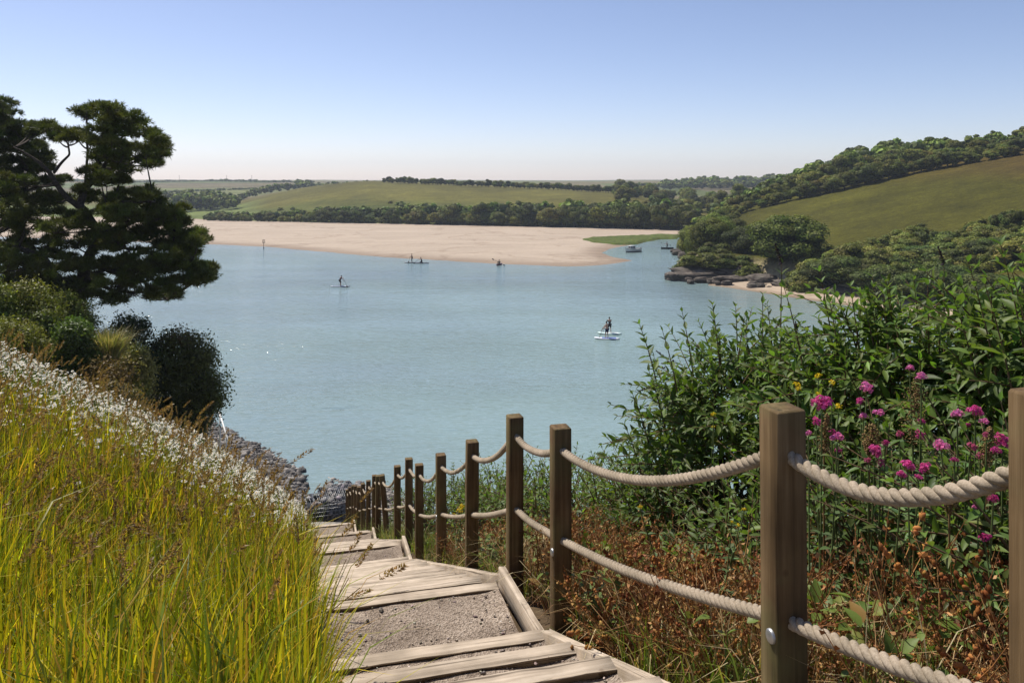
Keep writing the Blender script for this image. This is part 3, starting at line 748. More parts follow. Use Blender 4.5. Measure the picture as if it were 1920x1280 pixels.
# scrub covering the right bank between field and beach (photo column, distance, width m, height m)
def bank(q, Yb, w, hh, label, k, pool=CROWNS, name='bush'):
    X = (q-960)/F*Yb; return tree(X, Yb, fz(X, Yb)-.22*hh-.2, w*1.1, hh*1.12, label, 'bushes on the right bank', name, pool, k, 'bush', trunk=False)
for q, Yb, w, hh, k, lab in [(1480, 130, 13.0, 8.6, 0, 'largest dome shaped bush overhanging the start of the small beach'), (1395, 142, 8.5, 6.2, 2, 'dark blue green bush between the largest dome and the rock ledge'), (1330, 150, 8, 7.2, 1, 'bright green tree just behind the low bushes of the rock ledge'), (1300, 158, 7.5, 7.8, 1, 'bright green tree leaning over the channel at the point'), (1345, 165, 8, 7.5, 1, None), (1315, 178, 7, 6.5, 1, None), (1370, 172, 9, 6.5, 0, None), (1300, 190, 7, 6, 1, 'last tall bush beside the channel before the side valley'), (1420, 160, 9, 5.2, 1, 'pale green bush at the lower corner of the grassy field'), (1450, 147, 8, 4.5, 2, 'low dark bush behind the largest dome shaped bush')]:
    bank(q, Yb, w, hh, lab or 'green bush in the thicket between the point and the field', k, BIG)
for q, Yb, w, hh in [(1310, 136, 6, 2.7), (1345, 135, 6.5, 2.9), (1378, 134, 6, 2.8), (1290, 140, 5, 2.4), (1405, 131, 5, 3.5), (1340, 141, 6, 3.3)]:
    bank(q, Yb, w, hh, 'low dense bush capping the layered rock ledge', 1, SCRUB)
for i in range(150):
    q = rng.uniform(1500, 2080); f = rng.uniform(0, 1); Yb = np.interp(q, [1545, 1760, 2080], [118, 106, 92])+f*np.interp(q, [1545, 1700, 1900, 2080], [17, 26, 30, 34])
    hh = rng.uniform(2.6, 3.9)*(1.25 if f < .25 else 1); bank(q, Yb, hh*rng.uniform(1.15, 1.6), hh, 'bracken and bramble thicket below the grassy right-hand field', None, SCRUB)
for q, Yb, w, hh in [(1650, 111, 9, 5), (1735, 117, 8, 3.6), (1590, 115.5, 9, 5), (1545, 119, 8, 4.6), (1870, 111, 8, 3.6), (1700, 108, 9, 4.4), (1780, 105, 9, 4.4), (1850, 101, 9, 4.5), (1930, 97, 9, 4.5)]:
    bank(q, Yb, w, hh, 'dark thorn bush overhanging the small sandy beach', 2, BIG)
for q, Yb in ((1890, 122), (1905, 121), (1875, 123)):
    bank(q, Yb, 3.2, 4.2, 'sparse brownish bush at the lower edge of the field', 3)

# ------------------------------------------------------------------ rocks
def rock(name, c, d, seed, label, group, rot=0, parent=None, sub=3, mat=None, cat='rock'):
    import bmesh
    bm = bmesh.new(); bmesh.ops.create_icosphere(bm, subdivisions=sub, radius=1)
    V = np.array([v.co[:] for v in bm.verts]); Fc = np.array([[v.index for v in f.verts] for f in bm.faces]); bm.free()
    r_ = np.random.default_rng(seed); V = np.sign(V)*np.abs(V)**.72
    for k in range(5):
        f = 1.4*1.7**k; dr = r_.normal(size=(3, 3)); ph = r_.uniform(0, 6, 3)
        V += (.16/1.55**k)*np.sin(V@dr.T*f*.6+ph)
    lay = np.round(V[:, 2]*5)/5; V[:, 2] = V[:, 2]*.45+lay*.55
    V += r_.normal(0, .05, V.shape); V[:, 0] += .10*np.sin(lay*17+seed); V[:, 1] += .12*np.sin(lay*23+seed*2)
    V = V*np.array(d)/2; V = V@np.array(rotz(rot)).T
    mb = MB(); mb.add(V+np.array(c), [Fc], vary((1, 1, 1), len(V), .08, .02)); o = mb.build(name, mat or M_rock, parent)
    if parent is None: tag(o, label, cat, group)
    return o
for i, (q, yy, Y, w, dp, h) in enumerate([(1300, 517, 134.5, 8.0, 6, 2.5), (1345, 514, 135.5, 7.5, 6, 2.5), (1385, 516, 133, 7, 5, 2.4), (1335, 527, 131, 5.5, 3, 1.2), (1375, 526, 129.3, 6.6, 3.2, 1.7), (1425, 531, 127.5, 5, 4, 2.0), (1268, 523, 134, 3.5, 3, 1.5)]):
    P = px(q, yy, Y); rock('rock_ledge', (P[0], P[1], max(P[2], WZ+h*.28)), (w, dp, h), 60+i, 'dark layered slate ledge at the point above the water', 'rocks of the right point', rot=.25*math.sin(i*2.3))
for i, (q, Y, w, h) in enumerate([(1490, 121, 7, 2.0), (1540, 116.5, 6, 2), (1590, 113, 7, 1.9), (1645, 110, 7, 1.8), (1700, 107.5, 6, 1.7), (1760, 105, 7, 1.8), (1820, 101, 7, 1.8)]):  # dark rock shapes standing in for the shadow beneath the overhanging bushes
    P = px(q, 520, Y); rock('shade_rock', (P[0], Y+1.6, WZ+h*.30), (w, 4, h*.8), 80+i, 'dark rock shape standing in for the shade under the beach bushes', 'shade shapes behind the small beach', rot=-.7)
for i, (q, yy, w, h) in enumerate([(1262, 524, 1.6, .5), (1250, 524, .9, .3), (1285, 478, 5, 1.6), (1275, 473, 4, 1.2), (1283, 466, 3.5, 1.2), (1290, 484, 5, 2.0), (1300, 472, 6, 2.2)]):
    X, Y = wpt(q, yy); rock('shore_stone', (X, Y, WZ+h*.2), (w, w*.7, h), 95+i, 'low weedy rock at the water edge below the bushes', 'low rocks at the water edge', sub=2)

for i in range(16):
    q = rng.uniform(1262, 1455); yy = np.interp(q, [1262, 1330, 1455], [526, 530, 541])+rng.uniform(-3, 2); X, Y = wpt(q, yy, WZ+.3); w = rng.uniform(.7, 2.0)
    rock('shore_boulder', (X, Y+1, WZ+.3), (w, w*.8, w*.55), 140+i, 'small broken slab lying below the layered rock ledge', 'broken slabs under the ledge', rot=rng.uniform(0, 3), sub=2)
# ------------------------------------------------------------------ shingle and gabion at the foot of the path
n = 26000
s_ = rng.uniform(27, 66, n); t_ = rng.uniform(-14, 5, n); X = O0[0]+U[0]*s_+Vv[0]*t_; Y = U[1]*s_+Vv[1]*t_; Z = ground(X, Y)
k = (Z < -12.9) & (Z > -17.15) & (rng.random(n) < 1.0); X, Y, Z = X[k], Y[k], Z[k]; n = len(X)
mb = MB(); stones(mb, np.column_stack([X, Y, Z+.02]), rng.gamma(2.2, .036, n)+.03, mixc([(.30, .275, .245), (.22, .205, .19), (.42, .385, .345), (.13, .122, .115)], n)*np.exp(rng.normal(0, .15, (n, 1))), .55)
tag(mb.build('shingle', M_stonec), 'grey slate shingle covering the beach below the meadow', 'shingle', kind='stuff')
for i, (q, yy, Y, w) in enumerate([(610, 936, 31.5, 1.5), (634, 928, 31.8, 1.5), (655, 922, 32.2, 1.4)]):
    P = px(q, yy, Y); e = empty('gabion_basket', (P[0], P[1], P[2]-1.1)); tag(e, 'stone filled wire basket retaining the foot of the slope', 'gabion', 'stone baskets at the foot of the steps')
    m = 150; L = np.column_stack([rng.uniform(-w/2, w/2, m), rng.uniform(-.6, 1.2, m), rng.uniform(0, 1.1, m)])
    keep = (np.abs(L[:, 0]) > w/2-.3) | (L[:, 1] < -.3) | (L[:, 2] > .8); L = L[keep]
    mb = MB(); stones(mb, L@np.array(rotz(.35)).T+np.array(e.location), rng.uniform(.09, .17, len(L)), vary((.30, .285, .275), len(L), .3, .04), .7); tag(mb.build('stone_fill', M_stonec, e), kind='stuff')
    mb = MB(); mb.box((0, .3, .5), (w-.14, 1.64, .96)); V = mb.V[0]@np.array(rotz(.35)).T+np.array(e.location); mb.V[0] = V; mb.build('shade_core', M_black, e)  # black box that paints in the shade of the front face between stones
    mb = MB()
    for a in np.arange(-w/2, w/2+.01, .15): mb.tube(np.array([(a, -.68, 0), (a, -.68, 1.17), (a, 1.25, 1.17)])@np.array(rotz(.35)).T+np.array(e.location), .004, 4)
    for a in np.arange(0, 1.2, .15): mb.tube(np.array([(-w/2, -.68, a), (w/2, -.68, a)])@np.array(rotz(.35)).T+np.array(e.location), .004, 4)
    mb.build('wire_mesh', M_metal, e)
# white handrail going down to the beach by the dark bush
M_white = plain('white_paint', (.78, .77, .74), .5, .4, nscale=6, namp=.08)
A, B = px(411, 772, 34), px(437, 852, 32.5); mb = MB(); mb.tube([A, (A+B)/2+np.array([0, 0, -.05]), B], .035, 8)
e = empty('handrail', tuple(B-np.array([0, 0, 1.0]))); tag(e, 'thin white sloping handrail beside the big dark bush', 'handrail'); mb.build('rail', M_white, e, smooth=True)
for f in (.05, .5, .95):
    P = A+(B-A)*f; mb = MB(); mb.tube([P, P-np.array([0, 0, 1.7])], .03, 6); mb.build('post', M_white, e)
# ------------------------------------------------------------------ grass helpers
def blades(mb, P, L, W, lean, az, col, curve=.5):
    """tapering curved blades; lean = sideways reach as share of length"""
    n = len(P); az2 = az+np.pi/2+rng.normal(0, .5, n)
    D = np.column_stack([np.cos(az), np.sin(az), np.zeros(n)]); S = np.column_stack([np.cos(az2), np.sin(az2), np.zeros(n)])
    ks = [(0, 0, .75), (.38, .10, 1), (.74, .42, .7), (1.0, 1.0, 0)]
    pts = []
    for h, b, w in ks:
        c_ = P+D*(L*lean*(b*curve*2+h*(1-curve))*.8)[:, None]+np.array([0, 0, 1.])*(L*h*np.sqrt(np.maximum(.12, 1-(lean*b)**2)))[:, None]
        if w: pts += [c_-S*(W*w/2)[:, None], c_+S*(W*w/2)[:, None]]
        else: pts.append(c_)
    V = np.stack(pts, 1); off = (np.arange(n)*7)[:, None]
    Q = (np.array([[0, 1, 3, 2], [2, 3, 5, 4]])[None]+off[:, :, None]).reshape(-1, 4); T = (np.array([[4, 5, 6]])[None]+off[:, :, None]).reshape(-1, 3)
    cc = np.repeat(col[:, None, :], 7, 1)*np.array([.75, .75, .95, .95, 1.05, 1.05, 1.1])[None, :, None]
    mb.add(V.reshape(-1, 3), [Q, T], cc.reshape(-1, 3))
def left_points(n, y0, y1, dmax=1.0, pw=1.0):
    """points on the meadow left of the path, out past the left edge of the view"""
    Yp = (y0**pw+(y1**pw-y0**pw)*rng.uniform(0, 1, n))**(1/pw)
    X0 = .04-.26*Yp; X1 = -.80*Yp-.6; u = rng.uniform(0, 1, n)**dmax
    X = X0+(X1-X0)*u; Z = ground(X, Yp); return X, Yp, Z
def meadow_end(X, Y):
    """1 inside the meadow, 0 beyond its crest"""
    s, t = st(X, Y); d = np.maximum(0, -PW-t); return (s*U[1] < 25.5-.15*d)

GREENS = [(.35, .315, .017), (.20, .23, .014), (.47, .37, .024), (.125, .165, .015), (.42, .25, .045)]
# long near grass
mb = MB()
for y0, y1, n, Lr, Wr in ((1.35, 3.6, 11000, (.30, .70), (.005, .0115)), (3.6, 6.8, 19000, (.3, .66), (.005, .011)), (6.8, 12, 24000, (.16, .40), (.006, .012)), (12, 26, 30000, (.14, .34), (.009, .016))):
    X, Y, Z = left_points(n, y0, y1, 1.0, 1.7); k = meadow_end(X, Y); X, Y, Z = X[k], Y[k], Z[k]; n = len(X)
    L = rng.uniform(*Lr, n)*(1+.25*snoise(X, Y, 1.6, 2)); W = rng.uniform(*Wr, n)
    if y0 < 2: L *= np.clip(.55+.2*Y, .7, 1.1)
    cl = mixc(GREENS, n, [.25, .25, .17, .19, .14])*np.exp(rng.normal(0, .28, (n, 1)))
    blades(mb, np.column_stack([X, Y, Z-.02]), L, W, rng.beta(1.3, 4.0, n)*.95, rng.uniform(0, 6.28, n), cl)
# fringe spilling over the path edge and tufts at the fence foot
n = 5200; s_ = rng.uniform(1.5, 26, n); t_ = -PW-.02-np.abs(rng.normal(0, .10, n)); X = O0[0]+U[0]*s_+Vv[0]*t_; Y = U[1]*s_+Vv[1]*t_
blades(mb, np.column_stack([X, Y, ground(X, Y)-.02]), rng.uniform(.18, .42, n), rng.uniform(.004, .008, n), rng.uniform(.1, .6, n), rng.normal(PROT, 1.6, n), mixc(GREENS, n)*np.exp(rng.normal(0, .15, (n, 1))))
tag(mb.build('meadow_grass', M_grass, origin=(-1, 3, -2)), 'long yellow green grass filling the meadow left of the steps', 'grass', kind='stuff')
mb = MB(); n = 9000; s_ = 1.3+24*rng.uniform(0, 1, n)**1.5; t_ = .12+np.abs(rng.gamma(1.2, .35, n)); X = O0[0]+U[0]*s_+Vv[0]*t_; Y = U[1]*s_+Vv[1]*t_
k = (snoise(X, Y, 1.4, 3)+.55*(Y > 6) > .05); X, Y = X[k], Y[k]; n = len(X)
blades(mb, np.column_stack([X, Y, ground(X, Y)-.02]), rng.uniform(.12, .42, n), rng.uniform(.004, .009, n), rng.uniform(.2, .8, n), rng.uniform(0, 6.28, n), mixc([(.16, .22, .03), (.12, .18, .03), (.24, .24, .06), (.3, .23, .1)], n)*np.exp(rng.normal(0, .15, (n, 1))))
tag(mb.build('verge_grass', M_grass, origin=(1, 4, -2.5)), 'tufty green grass growing round the feet of the posts', 'grass', kind='stuff')

# brown seed stalks
def stalk_template(seed, droop):
    r_ = np.random.default_rng(seed); mb = MB(); H = 1.0
    P = np.array([(droop*.55*t**2.2, 0, H*t*(1-.12*droop*t)) for t in np.linspace(0, 1, 6)])
    mb.tube(P[:5], [.0032, .0030, .0026, .0022, .0018], 3, (.27, .19, .05), cap=False)
    n = 90; t = r_.uniform(0, 1, n); a = P[4]; b_ = P[5]; ax = (b_-a)/np.linalg.norm(b_-a); a = b_-ax*.135
    c_ = a+(b_-a)*t[:, None]; rad = .0085*np.sin(np.clip(t*1.0+.08, 0, 1)*np.pi)**.6
    az = r_.uniform(0, 6.28, n); N = np.cross(ax, [0, 1., 0]); N /= np.linalg.norm(N); B = np.cross(ax, N)
    D = np.cos(az)[:, None]*N+np.sin(az)[:, None]*B*.42+.9*ax
    global rng
    keep = rng; rng = r_
    mb.scatter([(-.22, 0, 0), (.22, 0, 0), (0, .12, 1.0)], [[[0, 1, 2]]], c_+(D-.9*ax)*(rad*.8)[:, None], frames(D)*(.0165*r_.uniform(.7, 1.2, n))[:, None, None], vary((.30, .19, .085), n, .28, .06))
    rng = keep
    return mb
STK = [stalk_template(3, .15), stalk_template(4, .45), stalk_template(5, .8), stalk_template(6, .3)]
STKM = []
for s in STK:
    m_ = s.mesh('seed_stalk'); m_.materials.append(M_grass); STKM.append(m_)
n = 300; X, Y, Z = left_points(n, 2.3, 6.4, .9, 1.6); k = meadow_end(X, Y)
for i in range(n):
    o = bpy.data.objects.new('seed_stalk', STKM[int(rng.integers(4))]); C.objects.link(o)
    h = rng.uniform(.62, .96)*(1.0 if Y[i] > 3.2 else .8)
    o.location = (X[i], Y[i], Z[i]-.02); o.rotation_euler = (rng.normal(0, .12), rng.normal(0, .12), rng.uniform(0, 6.28)); o.scale = (1.1, 1.1, h)
    tag(o, 'tall grass stalk with a brown seed head in the near meadow', 'seed stalk', 'brown seed stalks in the meadow')
n = 1700; X, Y, Z = left_points(n, 3.2, 13, .9, 1.25); k = meadow_end(X, Y); X, Y, Z = X[k], Y[k], Z[k]; n = len(X); mb = MB()
pick = rng.integers(0, 4, n)
for q in range(4):
    i = np.where(pick == q)[0]; TV = np.concatenate(STK[q].V); TF = [np.concatenate(v) for v in STK[q].F.values()]; TC = np.concatenate(STK[q].C)
    R = frames(np.column_stack([rng.normal(0, .12, (len(i), 2)), np.ones(len(i))]))*np.array([1.25, 1.25, 1])*rng.uniform(.5, .8, len(i))[:, None, None]
    mb.scatter(TV, TF, np.column_stack([X[i], Y[i], Z[i]]), R, vary((1, 1, 1), len(i), .2, .05), TC)
tag(mb.build('seed_stalks', M_grass, origin=(-3, 9, -4)), 'mass of brown seeding grass stalks over the farther meadow', 'grass', kind='stuff')

# ------------------------------------------------------------------ meadow flowers
def flower_template(petal, centre, np_=11, r0=.35, stem=True, cup=.12):
    mb = MB(); V = []; Fq = []
    for i in range(np_):
        a = 2*math.pi*i/np_; w = math.pi/np_*.92
        for (rr, da, zz) in ((r0*.8, -w*.6, 0), (r0*.8, w*.6, 0), (.8, w*.75, cup), (1, 0, cup*1.1), (.8, -w*.75, cup)):
            V.append((math.cos(a+da)*rr, math.sin(a+da)*rr, zz))
        Fq.append([5*i, 5*i+1, 5*i+2, 5*i+3, 5*i+4])
    mb.add(V, [Fq], petal)
    V = [(0, 0, .22)]+[(math.cos(a)*r0, math.sin(a)*r0, .04) for a in np.arange(8)*math.pi/4]
    mb.add(V, [[[0, i+1, (i+1) % 8+1] for i in range(8)]], centre)
    if stem: mb.tube([(0, 0, 0), (.3, .1, -8), (0, 0, -22)], [.10, .10, .12], 3, (.10, .15, .03), cap=False)
    return mb
DAISY = flower_template((.80, .79, .74), (.72, .48, .04))
DV = np.concatenate(DAISY.V); DF = [np.concatenate(v) for v in DAISY.F.values()]; DC = np.concatenate(DAISY.C)
DM = DAISY.mesh('daisy'); DM.materials.append(M_flower)
def daisy_pts(n, y0, y1):
    X, Y, Z = left_points(n, y0, y1, .95, 1.8); s, t = st(X, Y); d = -PW-t
    k = meadow_end(X, Y) & (rng.random(n) < np.clip(.16+.95*sstep(5.0, 8.0, Y)*(1+.7*snoise(X, Y, 4.5, 4)), 0, 1))
    return X[k], Y[k], Z[k]
X, Y, Z = daisy_pts(1100, 4.6, 12.5); i = np.argsort(Y)[:300]
for q in i:
    o = bpy.data.objects.new('daisy', DM); C.objects.link(o); sz = rng.uniform(.016, .022); o.scale = (sz,)*3
    o.location = (X[q], Y[q], Z[q]+rng.uniform(.38, .56)); o.rotation_euler = (rng.normal(-.15, .3), rng.normal(0, .3), rng.uniform(0, 6.28))
    tag(o, 'white ox-eye daisy with yellow centre in the meadow grass', 'daisy', 'daisies in the meadow')
X, Y, Z = daisy_pts(42000, 5.6, 26); n = len(X); mb = MB()
SD = MB(); h6 = np.arange(7)*2*np.pi/7; SD.add([(0, 0, .1)]+[(math.cos(a)*(1 if i % 2 else .82), math.sin(a)*(1 if i % 2 else .82), .05) for i, a in enumerate(h6)], [[[0, i+1, (i+1) % 7+1] for i in range(7)]], (.70, .69, .63)); SD.add([(math.cos(a)*.36, math.sin(a)*.36, .16) for a in h6[::2]], [[[0, 1, 2, 3]]], (.72, .48, .04)); SD.add([(-.12, 0, 0), (.12, 0, 0), (.1, .1, -20), (-.1, .1, -20)], [[[0, 1, 2, 3]]], (.12, .16, .02))
DV = np.concatenate(SD.V); DF = [np.concatenate(v) for v in SD.F.values()]; DC = np.concatenate(SD.C)
R = frames(np.column_stack([rng.normal(0, .3, n), rng.normal(-.25, .3, n), np.ones(n)]))*rng.uniform(.013, .022, n)[:, None, None]
mb.scatter(DV, DF, np.column_stack([X, Y, Z+rng.uniform(.30, .58, n)]), R, vary((1, 1, 1), n, .05, .01), DC)
tag(mb.build('daisies', M_flower, origin=(-4, 14, -5)), 'drift of white daisies spreading over the crest of the meadow', 'daisies', kind='stuff')
# yellow buttercups, a few red poppies
def flower_things(tmpl, name, n, y0, y1, size, hgt, label, cat, group, pts=None):
    me = tmpl.mesh(name); me.materials.append(M_flower)
    X, Y, Z = left_points(n, y0, y1, .9, 1.6) if pts is None else pts
    for q in range(len(X)):
        o = bpy.data.objects.new(name, me); C.objects.link(o); o.scale = (rng.uniform(*size),)*3; o.location = (X[q], Y[q], Z[q]+rng.uniform(*hgt))
        o.rotation_euler = (rng.normal(-.2, .3), rng.normal(0, .3), rng.uniform(0, 6)); tag(o, label, cat, group)
flower_things(flower_template((.78, .55, .02), (.6, .38, .02), 5, .3, cup=.5), 'buttercup', 130, 5, 18, (.010, .016), (.3, .5), 'small yellow buttercup among the meadow grass', 'buttercup', 'yellow flowers in the meadow')
pp = [px(157, 842, 7.5), px(440, 966, 5.2), px(72, 758, 11), px(300, 778, 17), px(196, 790, 10)]
flower_things(flower_template((.62, .045, .02), (.03, .02, .02), 4, .25, cup=.6), 'poppy', 0, 0, 0, (.026, .034), (-.01, .01), 'red poppy standing in the meadow grass', 'poppy', 'red poppies in the meadow', pts=tuple(np.array(pp).T))

# ------------------------------------------------------------------ pine trees on the left
tuft = []
r_ = np.random.default_rng(2)
V = []; T = []
for i in range(10):
    a = r_.uniform(0, 6.28); e = r_.uniform(.15, 1.35); d = np.array([math.cos(a)*math.cos(e), math.sin(a)*math.cos(e), math.sin(e)]); p_ = np.cross(d, r_.normal(size=3)); p_ /= np.linalg.norm(p_)
    b = len(V); V += [-p_*.06, p_*.06, d*r_.uniform(.75, 1.05)+p_*.02, d*.9-p_*.02]; T.append([b, b+1, b+2, b+3])
TV, TQ = np.array(V), np.array(T)
def pine(name, Y0, base, limbs, pads, label, dens=1.0, colr=(.105, .118, .024), spread=2.2, seed=1):
    global rng
    keep = rng; rng = np.random.default_rng(seed)
    root = empty(name, base); tag(root, label, 'tree', None)
    mb = MB(); nodes = []
    for L in limbs:
        P = np.array([px(x, y, Y0+dy) for x, y, dy, r in L]); R = np.array([r for *_, r in L])
        t = np.linspace(0, 1, len(P)); tt_ = np.linspace(0, 1, 7*(len(P)-1)+1); Q = np.column_stack([np.interp(tt_, t, P[:, k]) for k in range(3)])
        Q[1:-1] += np.cumsum(rng.normal(0, .018, (len(Q)-2, 3)), 0)*.6
        for _ in range(2): Q[1:-1] = .5*Q[1:-1]+.25*(Q[:-2]+Q[2:])
        mb.tube(Q, np.interp(tt_, t, R), 8); nodes.append(Q)
    mb.build('trunk', M_bark, root, smooth=True)
    nodes = np.concatenate(nodes); bb = MB(); fo = MB()
    pads = list(pads)+[(p[0]+rng.uniform(-1.1, 1.1)*p[2], p[1]+rng.uniform(-1.0, 1.3)*p[3], p[2]*rng.uniform(.3, .6), p[3]*rng.uniform(.4, .8), .8) for p in pads]
    for (x, y, rx, ry, *opt) in pads:
        sparse = opt[0] if opt else 1.0
        dy = rng.uniform(-spread, spread); c_ = px(x, y, Y0+dy); k = (Y0+dy)/F; ax, az_ = rx*k, ry*k; ay = max(ax*.9, .5)
        i = np.argmin(np.linalg.norm((nodes-c_)*np.array([1, .7, 1.3])+np.array([0, 0, .5]), axis=1)); a = nodes[i]
        mid_ = (a+c_)/2+np.array([0, 0, -.18]); tq = np.linspace(0, 1, 6)[:, None]; Q = (1-tq)**2*a+2*tq*(1-tq)*mid_+tq**2*(c_-np.array([0, 0, az_*.4]))
        bb.tube(Q, np.linspace(.04, .015, 6), 5, cap=False)
        # clumps of tufts forming a flat-bottomed cushion
        nc = max(6, int(ax*ay*20*sparse)); 
        for j in range(nc):
            d = rand_dirs(1)[0]*rng.uniform(.3, 1)**.5; cc = c_+d*np.array([ax, ay, az_]); cr = rng.uniform(.16, .30)
            if rng.random() < .6: bb.tube(np.array([c_-np.array([0, 0, az_*.5]), (c_+cc)/2-np.array([0, 0, .12]), cc]), [.022, .015, .008], 4, cap=False)
            m = int(26*dens*min(1, sparse*1.2)); dd = rand_dirs(m); dd[:, 2] = np.abs(dd[:, 2])*1.0-.25
            P = cc+dd*np.array([cr, cr, cr*.75])*rng.uniform(.3, 1, m)[:, None]
            cl = vary(colr, 1, .18, .06)*np.exp(rng.normal(0, .18, (m, 1)))
            D = dd+np.array([0, 0, .55])+rng.normal(0, .3, (m, 3)); fo.scatter(TV, [TQ], P, frames(D)*rng.uniform(.15, .24, m)[:, None, None], cl)
        if sparse < .9:
            for j in range(14):
                d = rand_dirs(1)[0]; bb.tube(np.array([c_, c_+d*np.array([ax, ay, az_*1.3])*.6+np.array([0, 0, -.05]), c_+d*np.array([ax, ay, az_*1.6])*1.15]), [.014, .009, .004], 4, cap=False)
    bb.build('branches', M_bark, root); fo.build('crown', M_pine, root); rng = keep
    return root
pads1 = [(188, 203, 18, 10), (205, 212, 26, 13), (160, 213, 13, 12), (240, 224, 32, 13), (262, 232, 24, 11), (190, 236, 26, 13), (225, 246, 38, 14), (270, 248, 18, 9),
  (84, 238, 18, 9), (105, 247, 24, 9), (128, 258, 18, 8), (72, 243, 9, 7), (150, 250, 18, 9, .7), (180, 262, 26, 12), (215, 272, 36, 12), (250, 276, 30, 11), (288, 266, 17, 9), (300, 276, 10, 8), (290, 290, 16, 8), (262, 298, 30, 10), (225, 298, 30, 12), (195, 290, 20, 12), (240, 318, 36, 6, .45), (280, 308, 22, 7, .5),
  (172, 330, 22, 16), (200, 342, 34, 16), (165, 355, 22, 18), (225, 335, 18, 12), (262, 362, 30, 13), (285, 372, 26, 11), (232, 368, 34, 16), (195, 378, 34, 20), (305, 385, 22, 11), (265, 392, 44, 16), (325, 402, 20, 10), (338, 417, 13, 9), (300, 412, 36, 13), (225, 405, 46, 20), (180, 412, 38, 20), (258, 428, 44, 14),
  (20, 345, 24, 14), (60, 372, 34, 14), (20, 392, 36, 18), (85, 392, 34, 16), (110, 372, 22, 12), (50, 420, 40, 20), (105, 428, 40, 20), (12, 440, 30, 24), (70, 455, 44, 22), (140, 452, 44, 22), (110, 490, 44, 22), (190, 452, 46, 20), (160, 492, 48, 22), (40, 480, 44, 22), (230, 458, 44, 18), (285, 448, 28, 12), (70, 512, 40, 16),
  (345, 446, 22, 10), (365, 440, 14, 9), (372, 452, 10, 10), (330, 462, 32, 12), (358, 470, 16, 10), (305, 478, 40, 14), (255, 488, 46, 16), (210, 500, 46, 18), (345, 494, 24, 10), (318, 504, 36, 12), (372, 500, 15, 9), (388, 506, 8, 8), (385, 522, 10, 9), (365, 528, 14, 8), (340, 520, 24, 9), (270, 512, 44, 14), (220, 530, 44, 14), (300, 534, 34, 9, .5), (160, 530, 40, 14), (250, 550, 40, 8, .4), (300, 556, 30, 6, .35), (200, 556, 36, 8, .4), (10, 500, 40, 22), (50, 530, 44, 16), (105, 540, 44, 16), (-10, 470, 40, 24), (150, 552, 40, 12), (-20, 530, 40, 18)]
limbs1 = [[(150, 640, 0, .26), (146, 560, 0, .24), (160, 490, 0, .21), (186, 440, 0, .18), (160, 400, 0, .15), (148, 385, .1, .14), (160, 352, .2, .12), (190, 320, .3, .09), (205, 290, .2, .06), (212, 250, 0, .03)],
  [(148, 388, .1, .11), (128, 372, -.1, .10), (112, 345, -.2, .09), (100, 322, -.3, .075), (82, 305, -.4, .06), (50, 283, -.5, .035), (30, 275, -.5, .015)],
  [(101, 324, -.3, .06), (112, 308, 0, .055), (128, 292, .2, .04), (120, 270, .2, .025), (92, 252, .2, .014)],
  [(160, 352, .2, .07), (163, 310, .4, .05), (162, 270, .5, .04), (163, 235, .5, .025), (162, 212, .5, .012)],
  [(150, 560, 0, .2), (100, 515, -.4, .16), (80, 482, -.6, .13), (45, 470, -.8, .10), (0, 455, -1, .07), (-40, 440, -1, .04)],
  [(186, 440, 0, .11), (230, 428, -.4, .09), (280, 405, -.6, .06), (330, 408, -.7, .03)], [(160, 490, 0, .12), (220, 512, -.5, .09), (290, 500, -.7, .06), (350, 488, -.8, .035), (385, 510, -.8, .015)],
  [(155, 520, 0, .10), (210, 545, .6, .07), (270, 548, .8, .045), (310, 560, .9, .02)], [(186, 440, 0, .08), (240, 470, 1, .06), (310, 462, 1.2, .04), (360, 450, 1.2, .02)], [(190, 320, .3, .06), (240, 312, .4, .04), (290, 285, .5, .02)],
  [(160, 400, 0, .09), (215, 380, -.8, .06), (290, 378, -.9, .03)]]
B0 = px(150, 640, 30)
pine('pine_tree', 30, (B0[0], B0[1], gz(B0[0], B0[1])), limbs1, pads1, 'dark spreading pine with bare forked limbs leaning over the water', seed=21)
pads2 = [(8, 196, 13, 10), (-12, 205, 22, 14), (14, 218, 22, 10), (-10, 232, 34, 14), (26, 238, 20, 9), (42, 256, 22, 8), (10, 256, 38, 14), (60, 270, 22, 7), (30, 278, 40, 12), (-20, 275, 40, 18), (75, 292, 18, 6), (50, 300, 38, 9), (0, 305, 44, 16), (80, 315, 14, 5), (50, 322, 38, 7), (95, 338, 20, 4, .6), (70, 345, 34, 6), (15, 335, 44, 14), (-30, 330, 40, 20), (-20, 370, 44, 24), (40, 362, 44, 12), (10, 400, 44, 22)]
limbs2 = [[(-40, 640, 0, .3), (-30, 500, 0, .26), (-20, 400, 0, .22), (-12, 320, 0, .16), (-6, 250, 0, .1), (2, 195, 0, .03)], [(-15, 330, 0, .08), (30, 318, -.3, .05), (85, 312, -.5, .02)], [(-10, 285, 0, .07), (30, 270, -.3, .04), (68, 268, -.4, .015)], [(-18, 380, 0, .09), (40, 360, -.3, .05), (100, 338, -.5, .02)]]
B0 = px(-40, 640, 33)
pine('pine_tree', 33, (B0[0], B0[1], gz(B0[0], B0[1])), limbs2, pads2, 'denser layered dark conifer standing behind the leaning pine', colr=(.070, .084, .024), spread=1.8, seed=22)

